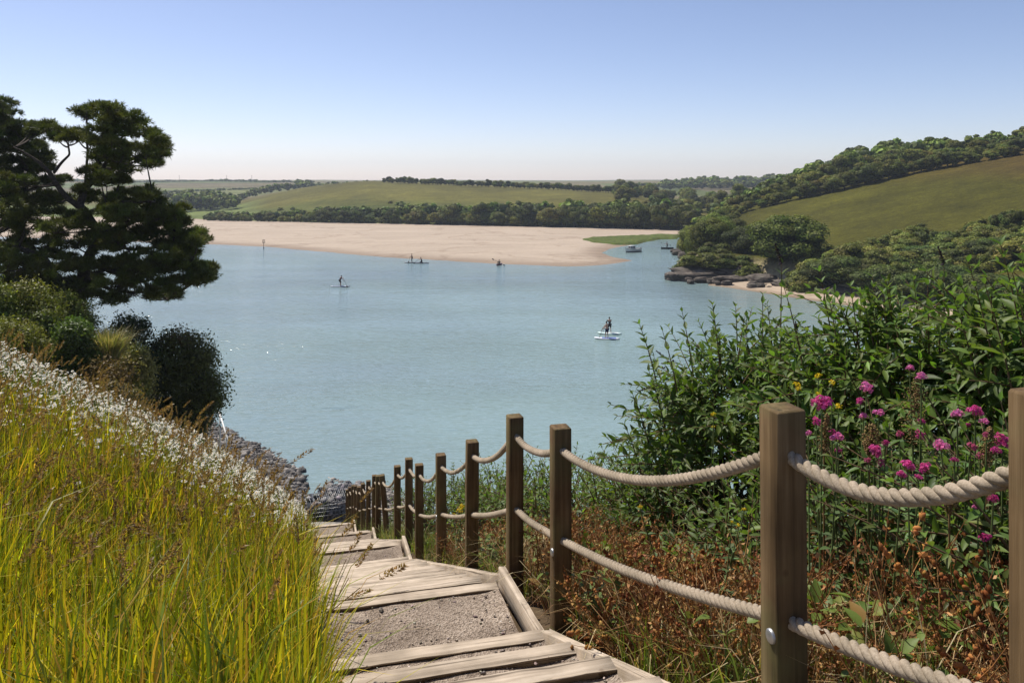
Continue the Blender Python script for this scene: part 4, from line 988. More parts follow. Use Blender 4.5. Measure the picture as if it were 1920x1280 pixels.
# ------------------------------------------------------------------ shrubs on the left crest
def shrub(name, x, y, Y, w, hgt, label, col, cat='bush', leaf=.05, n=5200, group=None, spiky=.25, mat=None, dep=None):
    """leafy bush: photo column/row of its middle, distance, width and height in metres"""
    c_ = px(x, y, Y); dep = dep or w*.8; g = min(gz(c_[0], c_[1]), c_[2]-hgt/2); top_ = c_[2]+hgt/2; n = int(n*1.6*max(1, (top_-g)/hgt)**.8); hgt = top_-g+.15; c_ = np.array([c_[0], c_[1], (top_+g)/2-.08]); w = w*1.15; dep *= 1.1
    root = empty(name, (c_[0], c_[1], g)); tag(root, label, cat, group)
    nc = 60; d = rand_dirs(nc); d[:, 2] = d[:, 2]*.9+.05; r = rng.uniform(.2, 1, nc)[:, None]**.4
    q = c_+d*r*np.array([w/2, dep/2, hgt/2])*.80; R = rng.uniform(.13, .23, nc)*min(w, hgt)
    k = rng.integers(0, nc, n); dd = rand_dirs(n); dd[:, 2] = np.where(dd[:, 2] < -.35, -dd[:, 2], dd[:, 2])
    P = q[k]+dd*(R[k]*(rng.uniform(.1, 1.0, n)**.6+np.abs(rng.normal(0, spiky, n))))[:, None]
    mb = MB(); cl = vary(col, nc, .14, .06)[k]*np.exp(rng.normal(0, .2, (n, 1)))
    mb.scatter([(-.12, 0, 0), (.3, -.3, .05), (1, 0, 0), (.3, .3, .05)], [[[0, 1, 2, 3]]], P, frames(rng.normal(0, .6, (n, 3))+dd)*(1.35*leaf*rng.uniform(.6, 1.4, n))[:, None, None], cl)
    mb.build('foliage', mat or M_leaf, root)
    mb = MB(); b = np.array([c_[0], c_[1], g-.1])
    for i in range(26):
        e = q[i]; m_ = (b+e)/2+rng.normal(0, .15, 3)*w*.3; tq = np.linspace(0, 1, 5)[:, None]; mb.tube((1-tq)**2*b+2*tq*(1-tq)*m_+tq**2*e, np.linspace(.035, .008, 5), 5, cap=False)
    mb.build('branches', M_twig, root); return root
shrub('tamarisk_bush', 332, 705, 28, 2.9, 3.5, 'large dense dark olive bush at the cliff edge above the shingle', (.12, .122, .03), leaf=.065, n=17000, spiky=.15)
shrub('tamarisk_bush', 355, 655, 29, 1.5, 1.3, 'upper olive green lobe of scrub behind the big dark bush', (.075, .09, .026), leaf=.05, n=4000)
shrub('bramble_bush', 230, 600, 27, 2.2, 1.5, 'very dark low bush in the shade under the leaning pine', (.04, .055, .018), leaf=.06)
shrub('elder_bush', 45, 560, 25, 2.3, 1.6, 'yellow green flowering bush at the left crest of the meadow', (.19, .20, .035), leaf=.06, n=6500)
shrub('elder_bush', 90, 605, 23, 1.4, 1.1, 'bright green glossy bush below the yellow flowering one', (.13, .17, .03), leaf=.07)
shrub('bramble_bush', 140, 605, 22.5, 1.2, .9, 'dark glossy bramble clump beside the bright green bush', (.07, .10, .02), leaf=.06)
shrub('broom_bush', 20, 625, 21, 1.6, .8, 'low yellowish broom at the far left edge of the daisies', (.21, .20, .04), leaf=.05)
shrub('broom_bush', 130, 560, 27, 1.8, 1.3, 'olive green bush directly under the pine trunk', (.14, .15, .03), leaf=.055)
shrub('elder_bush', -30, 545, 24, 2.0, 1.8, 'tall green bush under the denser conifer', (.14, .165, .03), leaf=.06)
shrub('bramble_bush', 70, 520, 29, 2.4, 1.4, 'shaded green scrub behind the flowering bush', (.085, .105, .024), leaf=.06)
shrub('dry_bush', 250, 655, 25.5, 1.2, .9, 'straw coloured feathery grass bush beside the big dark bush', (.24, .21, .065), leaf=.06, n=4500, spiky=.5)
shrub('dry_bush', 190, 690, 22, 1.5, .6, 'low rusty orange bush of dry grass above the daisies', (.17, .11, .035), leaf=.05, n=4500, spiky=.4)
shrub('dry_bush', 215, 735, 21, 1.3, .45, 'low tawny tussock between the daisies and the dark bush', (.16, .12, .04), leaf=.05, n=3500, spiky=.4)
# pale feathery tussock
P0 = px(205, 650, 23); n = 900; mb = MB(); az = rng.uniform(0, 6.28, n); rr = np.abs(rng.normal(0, .16, n)); Pt = np.column_stack([P0[0]+rr*np.cos(az), P0[1]+rr*np.sin(az), np.full(n, P0[2]-.45)])
blades(mb, Pt, rng.uniform(.6, 1.15, n), rng.uniform(.010, .02, n), rng.uniform(.15, .75, n), az, mixc([(.24, .22, .08), (.16, .18, .05), (.34, .28, .16)], n))
e = empty('feather_grass', (P0[0], P0[1], gz(P0[0], P0[1]))); tag(e, 'upright pale feathery grass tussock in front of the pine', 'grass tuft'); mb.build('blades', M_grass, e)
# ------------------------------------------------------------------ buddleia bushes on the right
def leaf_template(w=.36, fold=.09, droop=.2):
    xs = [0, .12, .35, .6, .82, 1]; ws = [.03, .55, 1, .85, .42, 0]; V = []; Q = []; T = []
    for x, k in zip(xs[:-1], ws[:-1]):
        z = -droop*x*x; V += [(x, -w/2*k, z+fold*k), (x, 0, z), (x, w/2*k, z+fold*k)]
    V.append((1, 0, -droop))
    for i in range(4):
        a = 3*i; Q += [[a, a+1, a+4, a+3], [a+1, a+2, a+5, a+4]]
    T = [[12, 13, 15], [13, 14, 15]]; return np.array(V), [np.array(Q)[:, ::-1], np.array(T)[:, ::-1]]
LV, LF = leaf_template()
leaf_me = [mesh_np('leaf', LV, LF, np.broadcast_to(np.array(c_), (len(LV), 3)), True) for c_ in [(.095, .140, .028), (.078, .118, .028), (.13, .175, .032)]]
for m_ in leaf_me: m_.materials.append(M_bud)
SV, SF = np.array([(0, 0, 0)]), []
def spike_mesh():
    mb = MB(); n = 90; t = np.linspace(0, 1, n); a = t*60; r = .12*(1-t)**.6*(.6+.4*np.sin(a*1.7))
    P = np.column_stack([t, r*np.cos(a), r*np.sin(a)]); mb.scatter(ico, [icf], P, np.eye(3)[None]*rng.uniform(.02, .045, n)[:, None, None], mixc([(.05, .035, .05), (.085, .06, .05), (.10, .075, .11), (.12, .09, .06)], n))
    return mb.mesh('flower_spike')
spike_me = spike_mesh(); spike_me.materials.append(M_dry)

def leafy(root, cen, rad, n_shoot, label_group, leafL=(.085, .15), n_indiv=300, base=None, up=.55, pairs=(5, 9), tops=(), spikes=10, col=(.095, .140, .028), seed=0):
    """arching shoots with opposite leaf pairs through an ellipsoid volume"""
    cen = np.array(cen); rad = np.array(rad); st_mb = MB(); Ls = []; Rs = []; Cs = []; Sz = []; tips = []
    shoots = []
    for i in range(n_shoot):
        d = rand_dirs(1)[0]; 
        if d[2] < -.45: d[2] = -d[2]
        p = cen+d*rad*rng.uniform(.42, .95); dr = d*np.array([1, 1, .6])+np.array([0, 0, up*.7])+rng.normal(0, .45, 3); shoots.append((p, dr, rng.uniform(.28, .5)))
    for tp, L in tops:
        tp = np.array(tp); b = tp-np.array([(tp[0]-cen[0])*.22/max(.3, rad[0]), .0, 1.0])*L*1.0; shoots.append((b, (tp-b), L*1.15))
    for p, dr, L in shoots:
        dr = dr/np.linalg.norm(dr); k = int(rng.integers(*pairs)); t = np.linspace(0, 1, k+2)
        bend = np.array([dr[0], dr[1], -.35])*.22*L
        path_ = p+dr*L*t[:, None]+bend*(t**2)[:, None]
        st_mb.tube(path_, np.linspace(.006, .002, len(t)), 4, cap=False)
        roll0 = rng.uniform(0, 6.28)
        for j in range(1, k+2):
            ax = path_[j]-path_[j-1]; ax /= np.linalg.norm(ax); n1 = np.cross(ax, [0.3, .2, 1.]); n1 /= np.linalg.norm(n1)+1e-9; n2 = np.cross(ax, n1)
            a = roll0+(j % 2)*np.pi/2; sd0 = np.cos(a)*n1+np.sin(a)*n2; fr = j/(k+1.)
            for sgn in (-1, 1):
                D = sgn*sd0*(1-.45*fr)+ax*(.45+.6*fr)+np.array([0, 0, -.12+rng.normal(0, .15)]); D += rng.normal(0, .12, 3); D /= np.linalg.norm(D)
                Zl = ax*.8+np.array([0, 0, .75])+rng.normal(0, .25, 3); Zl -= D*np.dot(Zl, D); Zl /= np.linalg.norm(Zl); Yl = np.cross(Zl, D)
                s = rng.uniform(*leafL)*(1-.55*fr**2)
                Ls.append(path_[j]); Rs.append(np.stack([D, Yl, Zl], -1)); Sz.append(s)
        tips.append((path_[-1], path_[-1]-path_[-2]))
    Ls = np.array(Ls); Rs = np.array(Rs); Sz = np.array(Sz); n = len(Ls)
    Cs = vary(col, n, .24, .08)
    if n_indiv:
        # those showing largest: nearest to the viewer side of the bush
        vis = Sz/np.linalg.norm(Ls, axis=1)*(1+.5*((Ls-cen)/rad)@(-cen/np.linalg.norm(cen))+.3*((Ls-cen)/rad)[:, 2])
        order = np.argsort(-vis); big = order[:n_indiv]; rest = order[n_indiv:]
        o0 = ORG[root.name]
        for q in big:
            o = bpy.data.objects.new('leaf', leaf_me[int(rng.integers(3))]); C.objects.link(o); o.parent = root
            M = Matrix.Identity(4)
            Rq = Rs[q]*Sz[q]
            for a in range(3):
                for b in range(3): M[a][b] = Rq[a, b]
                M[a][3] = Ls[q][a]-o0[a]
            o.matrix_local = M
    else: rest = np.arange(n)
    mb = MB(); mb.scatter(LV, LF, Ls[rest], Rs[rest]*Sz[rest][:, None, None], Cs[rest]); tag(mb.build('foliage', M_bud, root, smooth=True), kind='stuff')
    # woody stems from the root up to the shoots
    b0 = np.array(base) if base is not None else np.array([cen[0], cen[1], gz(cen[0], cen[1])-.1])
    for q in rng.choice(len(shoots), min(len(shoots), 70), replace=False):
        e = shoots[q][0]; b = b0+np.append(rng.normal(0, .18, 2), 0); m_ = (b+e)/2+np.array([(b[0]-e[0])*.2, (b[1]-e[1])*.2, .25]); tq = np.linspace(0, 1, 7)[:, None]
        st_mb.tube((1-tq)**2*b+2*tq*(1-tq)*m_+tq**2*e, np.linspace(.014, .005, 7), 5, cap=False)
    st_mb.build('stems', M_twig, root)
    o0 = ORG[root.name]; top = sorted(tips, key=lambda t_: -t_[0][2])
    for (p, d) in [top[int(i)] for i in np.linspace(0, len(top)*.55, spikes).astype(int)] if spikes else []:
        d = np.array(d)+np.array([0, 0, -.015])+rng.normal(0, .02, 3); R = frames(d[None])[0][:, [2, 0, 1]]*rng.uniform(.09, .17)
        o = bpy.data.objects.new('flower_spike', spike_me); C.objects.link(o); o.parent = root
        M = Matrix.Identity(4)
        for a in range(3):
            for b in range(3): M[a][b] = R[a, b]
            M[a][3] = p[a]-o0[a]
        o.matrix_local = M
    return root
def bush(name, cen, label, cat='bush'):
    e = empty(name, (cen[0], cen[1], gz(cen[0], cen[1]))); return tag(e, label, cat)
topsA = [(px(1208, 612, 6.2), .45), (px(1285, 590, 6.4), .5), (px(1340, 578, 6.2), .45), (px(1195, 742, 6.0), .4), (px(1180, 800, 6.0), .35), (px(1400, 600, 6.4), .5), (px(1250, 625, 6.1), .45), (px(1465, 505, 5.9), .7), (px(1225, 700, 6.0), .4), (px(1430, 560, 6.2), .5)]
e = bush('buddleia_bush', (1.95, 6.3), 'big leafy buddleia with arching shoots reaching out over the water'); leafy(e, (1.95, 6.35, -2.42), (.92, .9, 1.12), 560, None, tops=topsA, spikes=13)
topsB = [(px(1480, 545, 5.2), .5), (px(1545, 518, 5.2), .6), (px(1600, 545, 5.1), .5), (px(1660, 560, 5.0), .5), (px(1740, 520, 4.9), .6), (px(1690, 570, 5), .5), (px(1770, 505, 4.8), .5), (px(1640, 530, 5.2), .6), (px(1560, 560, 5.1), .5)]
e = bush('buddleia_bush', (2.65, 5.25), 'tall buddleia bush rising behind the pink valerian flowers'); leafy(e, (2.62, 5.25, -2.0), (.98, .85, 1.12), 560, None, tops=topsB, spikes=10)
topsC = [(px(1830, 500, 4.2), .6), (px(1890, 470, 4.1), .6), (px(1860, 540, 4.0), .5), (px(1910, 520, 4.0), .5), (px(1800, 560, 4.2), .5), (px(1930, 500, 4.0), .6)]
e = bush('buddleia_bush', (3.2, 4.4), 'grey green buddleia bush beyond the end post of the rope fence'); leafy(e, (3.25, 4.45, -1.65), (.95, .8, 1.08), 480, None, tops=topsC, spikes=7, leafL=(.09, .165))
# lower, younger green shrubs below and along the fence
SH = [(1.35, 6.0, .55, .5, 'light green shrub at the foot of the arching buddleia'), (1.05, 7.2, .5, .5, 'leafy shrub with thin shoots on the waterside slope'), (.55, 8.0, .45, .5, 'bright green weed clump behind the third fence bay'), (.15, 9.2, .5, .55, 'leafy clump with yellow flowers behind the rope fence'),
      (-.25, 10.6, .5, .5, 'green bush behind the middle posts of the fence'), (-.85, 12.6, .55, .55, 'rounded green bush beside the lower fence posts'), (-.2, 12.2, .6, .6, 'spreading green bush below the middle of the fence'), (-1.7, 15.6, .6, .5, 'small green bush where the fence post leans'), (.75, 9.6, .6, .6, 'tall leafy shrub seen against the water between posts'), (1.75, 3.75, .5, .5, 'green shrub under the tall valerian behind the rope'), (2.15, 3.45, .5, .5, 'leafy growth round the foot of the paired pink heads'), (1.45, 4.5, .42, .42, 'small leafy shrub behind the tall post'), (1.95, 2.95, .4, .38, 'low leafy clump beneath the end of the rope'), (1.5, 8.3, .7, .6, 'broad leafy shrub on the slope under the buddleia')]
for x, y, r, h, lab in SH:
    e = bush('leafy_shrub', (x, y), lab, 'shrub'); g = gz(x, y)
    leafy(e, (x, y, g+h*.85), (r, r, h*.95), 110, None, leafL=(.055, .115), n_indiv=0, pairs=(4, 7), spikes=0, col=(.125, .175, .035) if y > 6.5 else (.10, .145, .033), up=.8)

# ------------------------------------------------------------------ dry weeds between fence and bushes
def right_pts(n, y0, y1, tm, pw=1.3):
    Yp = (y0**pw+(y1**pw-y0**pw)*rng.uniform(0, 1, n))**(1/pw); s = Yp/U[1]; t = rng.uniform(.22, tm, n)
    X = O0[0]+U[0]*s+Vv[0]*t; Y = U[1]*s+Vv[1]*t; return X, Y, ground(X, Y)
def sprig(seed, n=16, pod=False):
    r_ = np.random.default_rng(seed); mb = MB(); P = np.array([(.10*t**2*math.sin(seed), .10*t**2*math.cos(seed), t) for t in np.linspace(0, 1, 5)])
    mb.tube(P, [.007, .006, .005, .004, .002], 3, (.75, .6, .5), cap=False)
    global rng
    keep = rng; rng = r_
    for k in range(8):
        t0 = r_.uniform(.25, .9); p = P[0]+(P[-1]-P[0])*t0; a = r_.uniform(0, 6.28); d = np.array([math.cos(a), math.sin(a), r_.uniform(.5, 1.3)])*.20*r_.uniform(.6, 1.3)
        mb.tube(np.array([p, p+d*.6, p+d+np.array([0, 0, .03])]), [.0035, .003, .0015], 3, (.8, .65, .5), cap=False)
        m = n//3; L = p+d*r_.uniform(.3, 1.05, m)[:, None]
        if pod: mb.scatter(ico, [icf], L, frames(rand_dirs(m)+np.array([0, 0, -.8]))*(np.array([.55, .55, 1])*.028), vary((.95, .62, .40), m, .25, .08))
        else: mb.scatter([(0, -.25, 0), (.5, -.3, .1), (1, 0, -.1), (.5, .35, .15)], [[[0, 1, 2, 3]]], L, frames(rand_dirs(m))*(r_.uniform(.018, .045, m))[:, None, None], vary((1, .8, .65), m, .3, .1))
    rng = keep
    return np.concatenate(mb.V), [np.concatenate(v) for v in mb.F.values()], np.concatenate(mb.C)
mb = MB()
for q in range(5):
    TVq, TFq, TCq = sprig(30+q, 16, q == 4); n = 900 if q < 4 else 260
    X, Y, Z = right_pts(n, 1.5, 9.5, 2.4); 
    if q == 4: X, Y, Z = right_pts(n, 1.5, 4.2, 1.7)
    k = snoise(X, Y, 2.2, 3) > (-.45 if q < 4 else -.1); k &= ~((Y > 6.5) & (rng.random(n) < .55)); X, Y, Z = X[k], Y[k], Z[k]; n = len(X)
    h = rng.uniform(.30, .62, n)
    R = frames(np.column_stack([rng.normal(0, .28, (n, 2)), np.ones(n)]))*h[:, None, None]
    mb.scatter(TVq, TFq, np.column_stack([X, Y, Z-.02]), R, mixc([(.34, .185, .08), (.42, .26, .115), (.25, .125, .065), (.50, .34, .16)], n)*np.exp(rng.normal(0, .18, (n, 1))), TCq)
n = 11000; X, Y, Z = right_pts(n, 1.4, 8.5, 2.6)
blades(mb, np.column_stack([X, Y, Z-.01]), rng.uniform(.12, .55, n), rng.uniform(.0025, .006, n), rng.uniform(.1, 1.0, n), rng.uniform(0, 6.28, n), mixc([(.40, .24, .11), (.52, .36, .17), (.28, .155, .075), (.56, .46, .26)], n))
tag(mb.build('dry_weeds', M_dry, origin=(1.5, 3.5, -2.4)), 'rusty brown dead weeds and straw covering the bank behind the ropes', 'dry weeds', kind='stuff')
# green weeds pushing through
mb = MB(); n = 1500; X, Y, Z = right_pts(n, 1.5, 9, 2.6); k = (snoise(X, Y, 1.5, 5) > .0); X, Y, Z = X[k], Y[k], Z[k]; n = len(X)
for rep in range(7):
    D = np.column_stack([rng.normal(0, 1, (n, 2)), rng.uniform(.1, 1.2, n)]); D /= np.linalg.norm(D, axis=1)[:, None]; Zl = np.tile([0, 0, 1.], (n, 1))+rng.normal(0, .3, (n, 3)); Zl -= D*np.sum(Zl*D, 1)[:, None]; Zl /= np.linalg.norm(Zl, axis=1)[:, None]; Yl = np.cross(Zl, D)
    mb.scatter(LV*np.array([1, 1.7, 1]), LF, np.column_stack([X, Y, Z])+np.column_stack([rng.normal(0, .05, (n, 2)), rng.uniform(.02, .40, n)]), np.stack([D, Yl, Zl], -1)*rng.uniform(.035, .085, n)[:, None, None], mixc([(.14, .19, .035), (.10, .15, .03), (.20, .21, .05), (.28, .17, .05)], n, [.4, .35, .17, .08]))
n = 5200; X, Y, Z = right_pts(n, 1.4, 4.2, 2.6); k = snoise(X, Y, 1.1, 2) > .15; X, Y, Z = X[k], Y[k], Z[k]; n = len(X)
blades(mb, np.column_stack([X, Y, Z-.01]), rng.uniform(.15, .45, n), rng.uniform(.004, .008, n), rng.uniform(.2, .9, n), rng.uniform(0, 6.28, n), mixc([(.16, .21, .04), (.22, .23, .06), (.12, .17, .03)], n))
tag(mb.build('green_weeds', M_leaf, origin=(1.5, 3.5, -2.4)), 'scattered green weeds and grass among the dead brown stems', 'weeds', kind='stuff')

# ------------------------------------------------------------------ pink valerian and yellow ragwort
FV = flower_template((1, 1, 1), (1, .8, .9), 5, .2, stem=False, cup=.25); FVv = np.concatenate(FV.V); FVf = [np.concatenate(v) for v in FV.F.values()]
def head_mesh(seed, col, n=95):
    r_ = np.random.default_rng(seed); d = r_.normal(size=(n, 3)); d /= np.linalg.norm(d, axis=1)[:, None]; d[:, 2] = np.abs(d[:, 2])*1.1-.15
    global rng
    keep = rng; rng = r_; mb = MB(); lob = rand_dirs(9)*np.array([.6, .6, .35]); k = r_.integers(0, 9, n)
    P = lob[k]+d*.42; mb.scatter(FVv, FVf, P, frames(d+r_.normal(0, .25, (n, 3)))*r_.uniform(.15, .24, n)[:, None, None], vary(col, n, .28, .10))
    for i in range(9): mb.tube([(0, 0, -.9), lob[i]*.7+np.array([0, 0, -.25]), lob[i]], [.05, .035, .02], 3, (.2, .16, .05), cap=False)
    rng = keep; me = mb.mesh('flower_head'); me.materials.append(M_flower); return me
HEADS = [head_mesh(1, (.60, .075, .27), 120), head_mesh(2, (.48, .045, .20), 120), head_mesh(3, (.66, .17, .38), 120), head_mesh(4, (.45, .09, .18), 80)]
YEL = [head_mesh(8, (.75, .58, .02), 60)]
def herb(name, label, cat, group, heads, Y0, meshes, root_xy=None, leafcol=(.10, .15, .05), small=()):
    """several flowering stems from one root; heads in photo pixels (x, y, radius px)"""
    hp = [np.array(px(x, y, Y0+rng.normal(0, .08))) for x, y, r in heads]
    bx_ = np.mean([p[0] for p in hp]); by = Y0+.05; g = gz(bx_, by); root = empty(name, (bx_, by, g)); tag(root, label, cat, group); b = np.array([bx_, by, g-.03])
    lm = MB()
    for (x, y, r), p in zip(heads, hp):
        b1 = b+np.append(rng.normal(0, .05, 2), 0); q = np.array([b1[0]*.35+p[0]*.65, b1[1]*.35+p[1]*.65, (b1[2]+p[2])/2]); tq = np.linspace(0, 1, 8)[:, None]
        Q = (1-tq)**2*b1+2*tq*(1-tq)*q+tq**2*(p-np.array([0, 0, r/F*Y0*.8])); mb = MB(); mb.tube(Q, np.linspace(.0055, .003, 8), 5, cap=False); mb.build('stem', M_stem, root, smooth=True)
        o = child('flower_head', meshes[int(rng.integers(len(meshes)))], root, p-ORG[root.name]); s = r/F*Y0*1.02; o.scale = (s, s, s*rng.uniform(.85, 1.15)); o.rotation_euler = (rng.normal(-.15, .2), rng.normal(0, .2), rng.uniform(0, 6))
        for j in range(2, 8):
            a = rng.uniform(0, 6.28)
            for sg in (0, math.pi):
                D = np.array([math.cos(a+sg), math.sin(a+sg), .35]); D /= np.linalg.norm(D); Zl = np.array([0, 0, 1.])-D*D[2]; Zl /= np.linalg.norm(Zl)
                lm.scatter(LV*np.array([1, 1.3, 1]), LF, Q[j:j+1]*.9+Q[j-1:j]*.1, (np.stack([D, np.cross(Zl, D), Zl], -1)*rng.uniform(.04, .08)*(1.3-.1*j))[None], vary(leafcol, 1, .2, .08))
    lm.build('leaves', M_leaf, root, smooth=True); return root
vg = 'pink valerian plants behind the rope'
VAL = [([(1541, 757, 19), (1531, 790, 9), (1560, 815, 12), (1573, 845, 8)], 3.4, 'valerian with the largest bright pink head right behind the tall post'),
 ([(1625, 727, 14), (1613, 752, 8), (1648, 774, 10), (1619, 780, 8)], 3.6, 'slim valerian with stacked magenta heads under the yellow flowers'),
 ([(1706, 690, 9), (1728, 706, 10), (1728, 790, 7), (1686, 815, 9), (1725, 815, 10)], 3.6, 'tall valerian with small pink heads beside a brown seeding plume'),
 ([(1795, 776, 11), (1828, 772, 15), (1845, 790, 9), (1815, 797, 7)], 3.3, 'valerian with paired deep and pale pink heads near the end post'),
 ([(1765, 835, 14), (1790, 862, 8), (1820, 838, 11), (1838, 855, 9)], 3.1, 'short valerian clump tucked under the paired pink heads'),
 ([(1879, 826, 16), (1868, 845, 10), (1850, 817, 8)], 3.0, 'valerian with a pink head touching the end post'),
 ([(1640, 846, 15), (1650, 868, 10), (1628, 865, 9), (1660, 830, 8)], 3.2, 'valerian with fading rose heads amid brown stalks above the rope'),
 ([(1702, 873, 14), (1735, 878, 13), (1690, 890, 10), (1722, 895, 8)], 2.9, 'valerian with twin pink heads just over the sagging rope'),
 ([(1833, 949, 10), (1862, 934, 10)], 2.8, 'low valerian with two small heads below the rope'),
 ([(1847, 1007, 12)], 2.6, 'single low pink valerian head beneath the lower rope bay'),
 ([(1516, 812, 7), (1570, 820, 13)], 3.2, 'small valerian hugging the right side of the tall post')]
for hd, Y0, lab in VAL: herb('valerian', lab, 'flower', None, hd, Y0, HEADS)
herb('ragwort', 'yellow ragwort flowering among the buddleia leaves above the tall post', 'flower', None, [(1535, 705, 7), (1494, 722, 8), (1560, 718, 7), (1534, 738, 5), (1573, 762, 8), (1497, 730, 6)], 4.4, YEL)
herb('ragwort', 'single yellow flower at the left side of the arching buddleia', 'flower', None, [(1338, 777, 5), (1337, 800, 4)], 5.2, YEL)
herb('ragwort', 'yellow ragwort between two posts of the rope fence', 'flower', None, [(862, 958, 7), (866, 950, 6), (850, 965, 5)], 8.6, YEL)
herb('ragwort', 'low yellow weed flowering at the foot of the tall post', 'flower', None, [(1395, 955, 5), (1385, 985, 5), (1372, 978, 4), (1200, 950, 5)], 3.9, YEL)
# brown seeding plumes
def plume(x, y0, y1, w, Y, lab):
    A = px(x, y1, Y); B = px(x+6, y0, Y); e = empty('seeding_plume', (A[0], A[1], gz(A[0], A[1]))); tag(e, lab, 'seed plume', None); mb = MB(); g = np.array([A[0], A[1], gz(A[0], A[1])])
    mb.tube([g, A, B], [.005, .004, .002], 4, (.22, .14, .06), cap=False)
    n = 420; t = rng.uniform(0, 1, n); c_ = A+(B-A)*t[:, None]; wd = w/F*Y*np.sin(np.clip(t*.9+.1, 0, 1)*np.pi)**.7
    d = rand_dirs(n); P = c_+d*np.array([1, 1, .5])*(wd*rng.uniform(.2, 1, n))[:, None]
    mb.scatter(ico, [icf], P, np.eye(3)[None]*rng.uniform(.0022, .0048, n)[:, None, None], mixc([(.26, .16, .07), (.20, .11, .05), (.32, .22, .10), (.24, .20, .06)], n))
    for i in range(60): mb.tube([c_[i]-np.array([0, 0, .03]), P[i]], [.0015, .0008], 3, (.22, .14, .06), cap=False)
    mb.build('seed_head', M_dry, e)
plume(1712, 705, 830, 32, 3.7, 'large brown seeding plume standing between the pink flowers'); plume(1630, 795, 850, 22, 3.3, 'yellowish seeding plume above the fading rose heads'); plume(1545, 775, 850, 16, 3.4, 'narrow brown plume below the largest pink head'); plume(1850, 800, 870, 18, 3.1, 'brown seed plume beside the end post'); plume(1780, 905, 960, 16, 2.9, 'small brown seed plume under the sagging rope')

# ------------------------------------------------------------------ people on the water
def skin_body(name, joints, edges, rad, mat, parent=None, loc=(0, 0, 0), rz=0, root=None, sub=1):
    keys = list(joints); me = bpy.data.meshes.new(name); me.from_pydata([joints[k] for k in keys], [(keys.index(a), keys.index(b)) for a, b in edges], [])
    o = bpy.data.objects.new(name, me); C.objects.link(o); md = o.modifiers.new('Skin', 'SKIN'); md.use_smooth_shade = True; md.branch_smoothing = .3
    sv = me.skin_vertices[0].data
    for i, k in enumerate(keys): sv[i].radius = (rad[k],)*2 if not isinstance(rad[k], tuple) else rad[k]; sv[i].use_root = (k == root)
    o.modifiers.new('Sub', 'SUBSURF').levels = sub; o.modifiers['Sub'].render_levels = sub
    bpy.context.view_layer.update(); dg = bpy.context.evaluated_depsgraph_get(); m2 = bpy.data.meshes.new_from_object(o.evaluated_get(dg)); o.modifiers.clear(); o.data = m2
    m2.materials.clear(); m2.materials.append(mat)
    if parent: o.parent = parent
    else: o.location = loc; o.rotation_euler = (0, 0, rz)
    return o
M_skin = plain('skin', (.42, .25, .175), .6, .3, nscale=20, namp=.1); M_hair = plain('hair', (.03, .022, .016), .6, .3, nscale=40)
M_navy = plain('navy_cloth', (.012, .018, .05), .8, .1, nscale=30); M_blackc = plain('black_wetsuit', (.012, .012, .014), .6, .3, nscale=30); M_maroon = plain('maroon_cloth', (.07, .022, .028), .8, .1, nscale=30)
M_greyc = plain('grey_cloth', (.07, .075, .07), .8, .1, nscale=30); M_red = plain('red_vest', (.22, .04, .03), .7, .2, nscale=20)
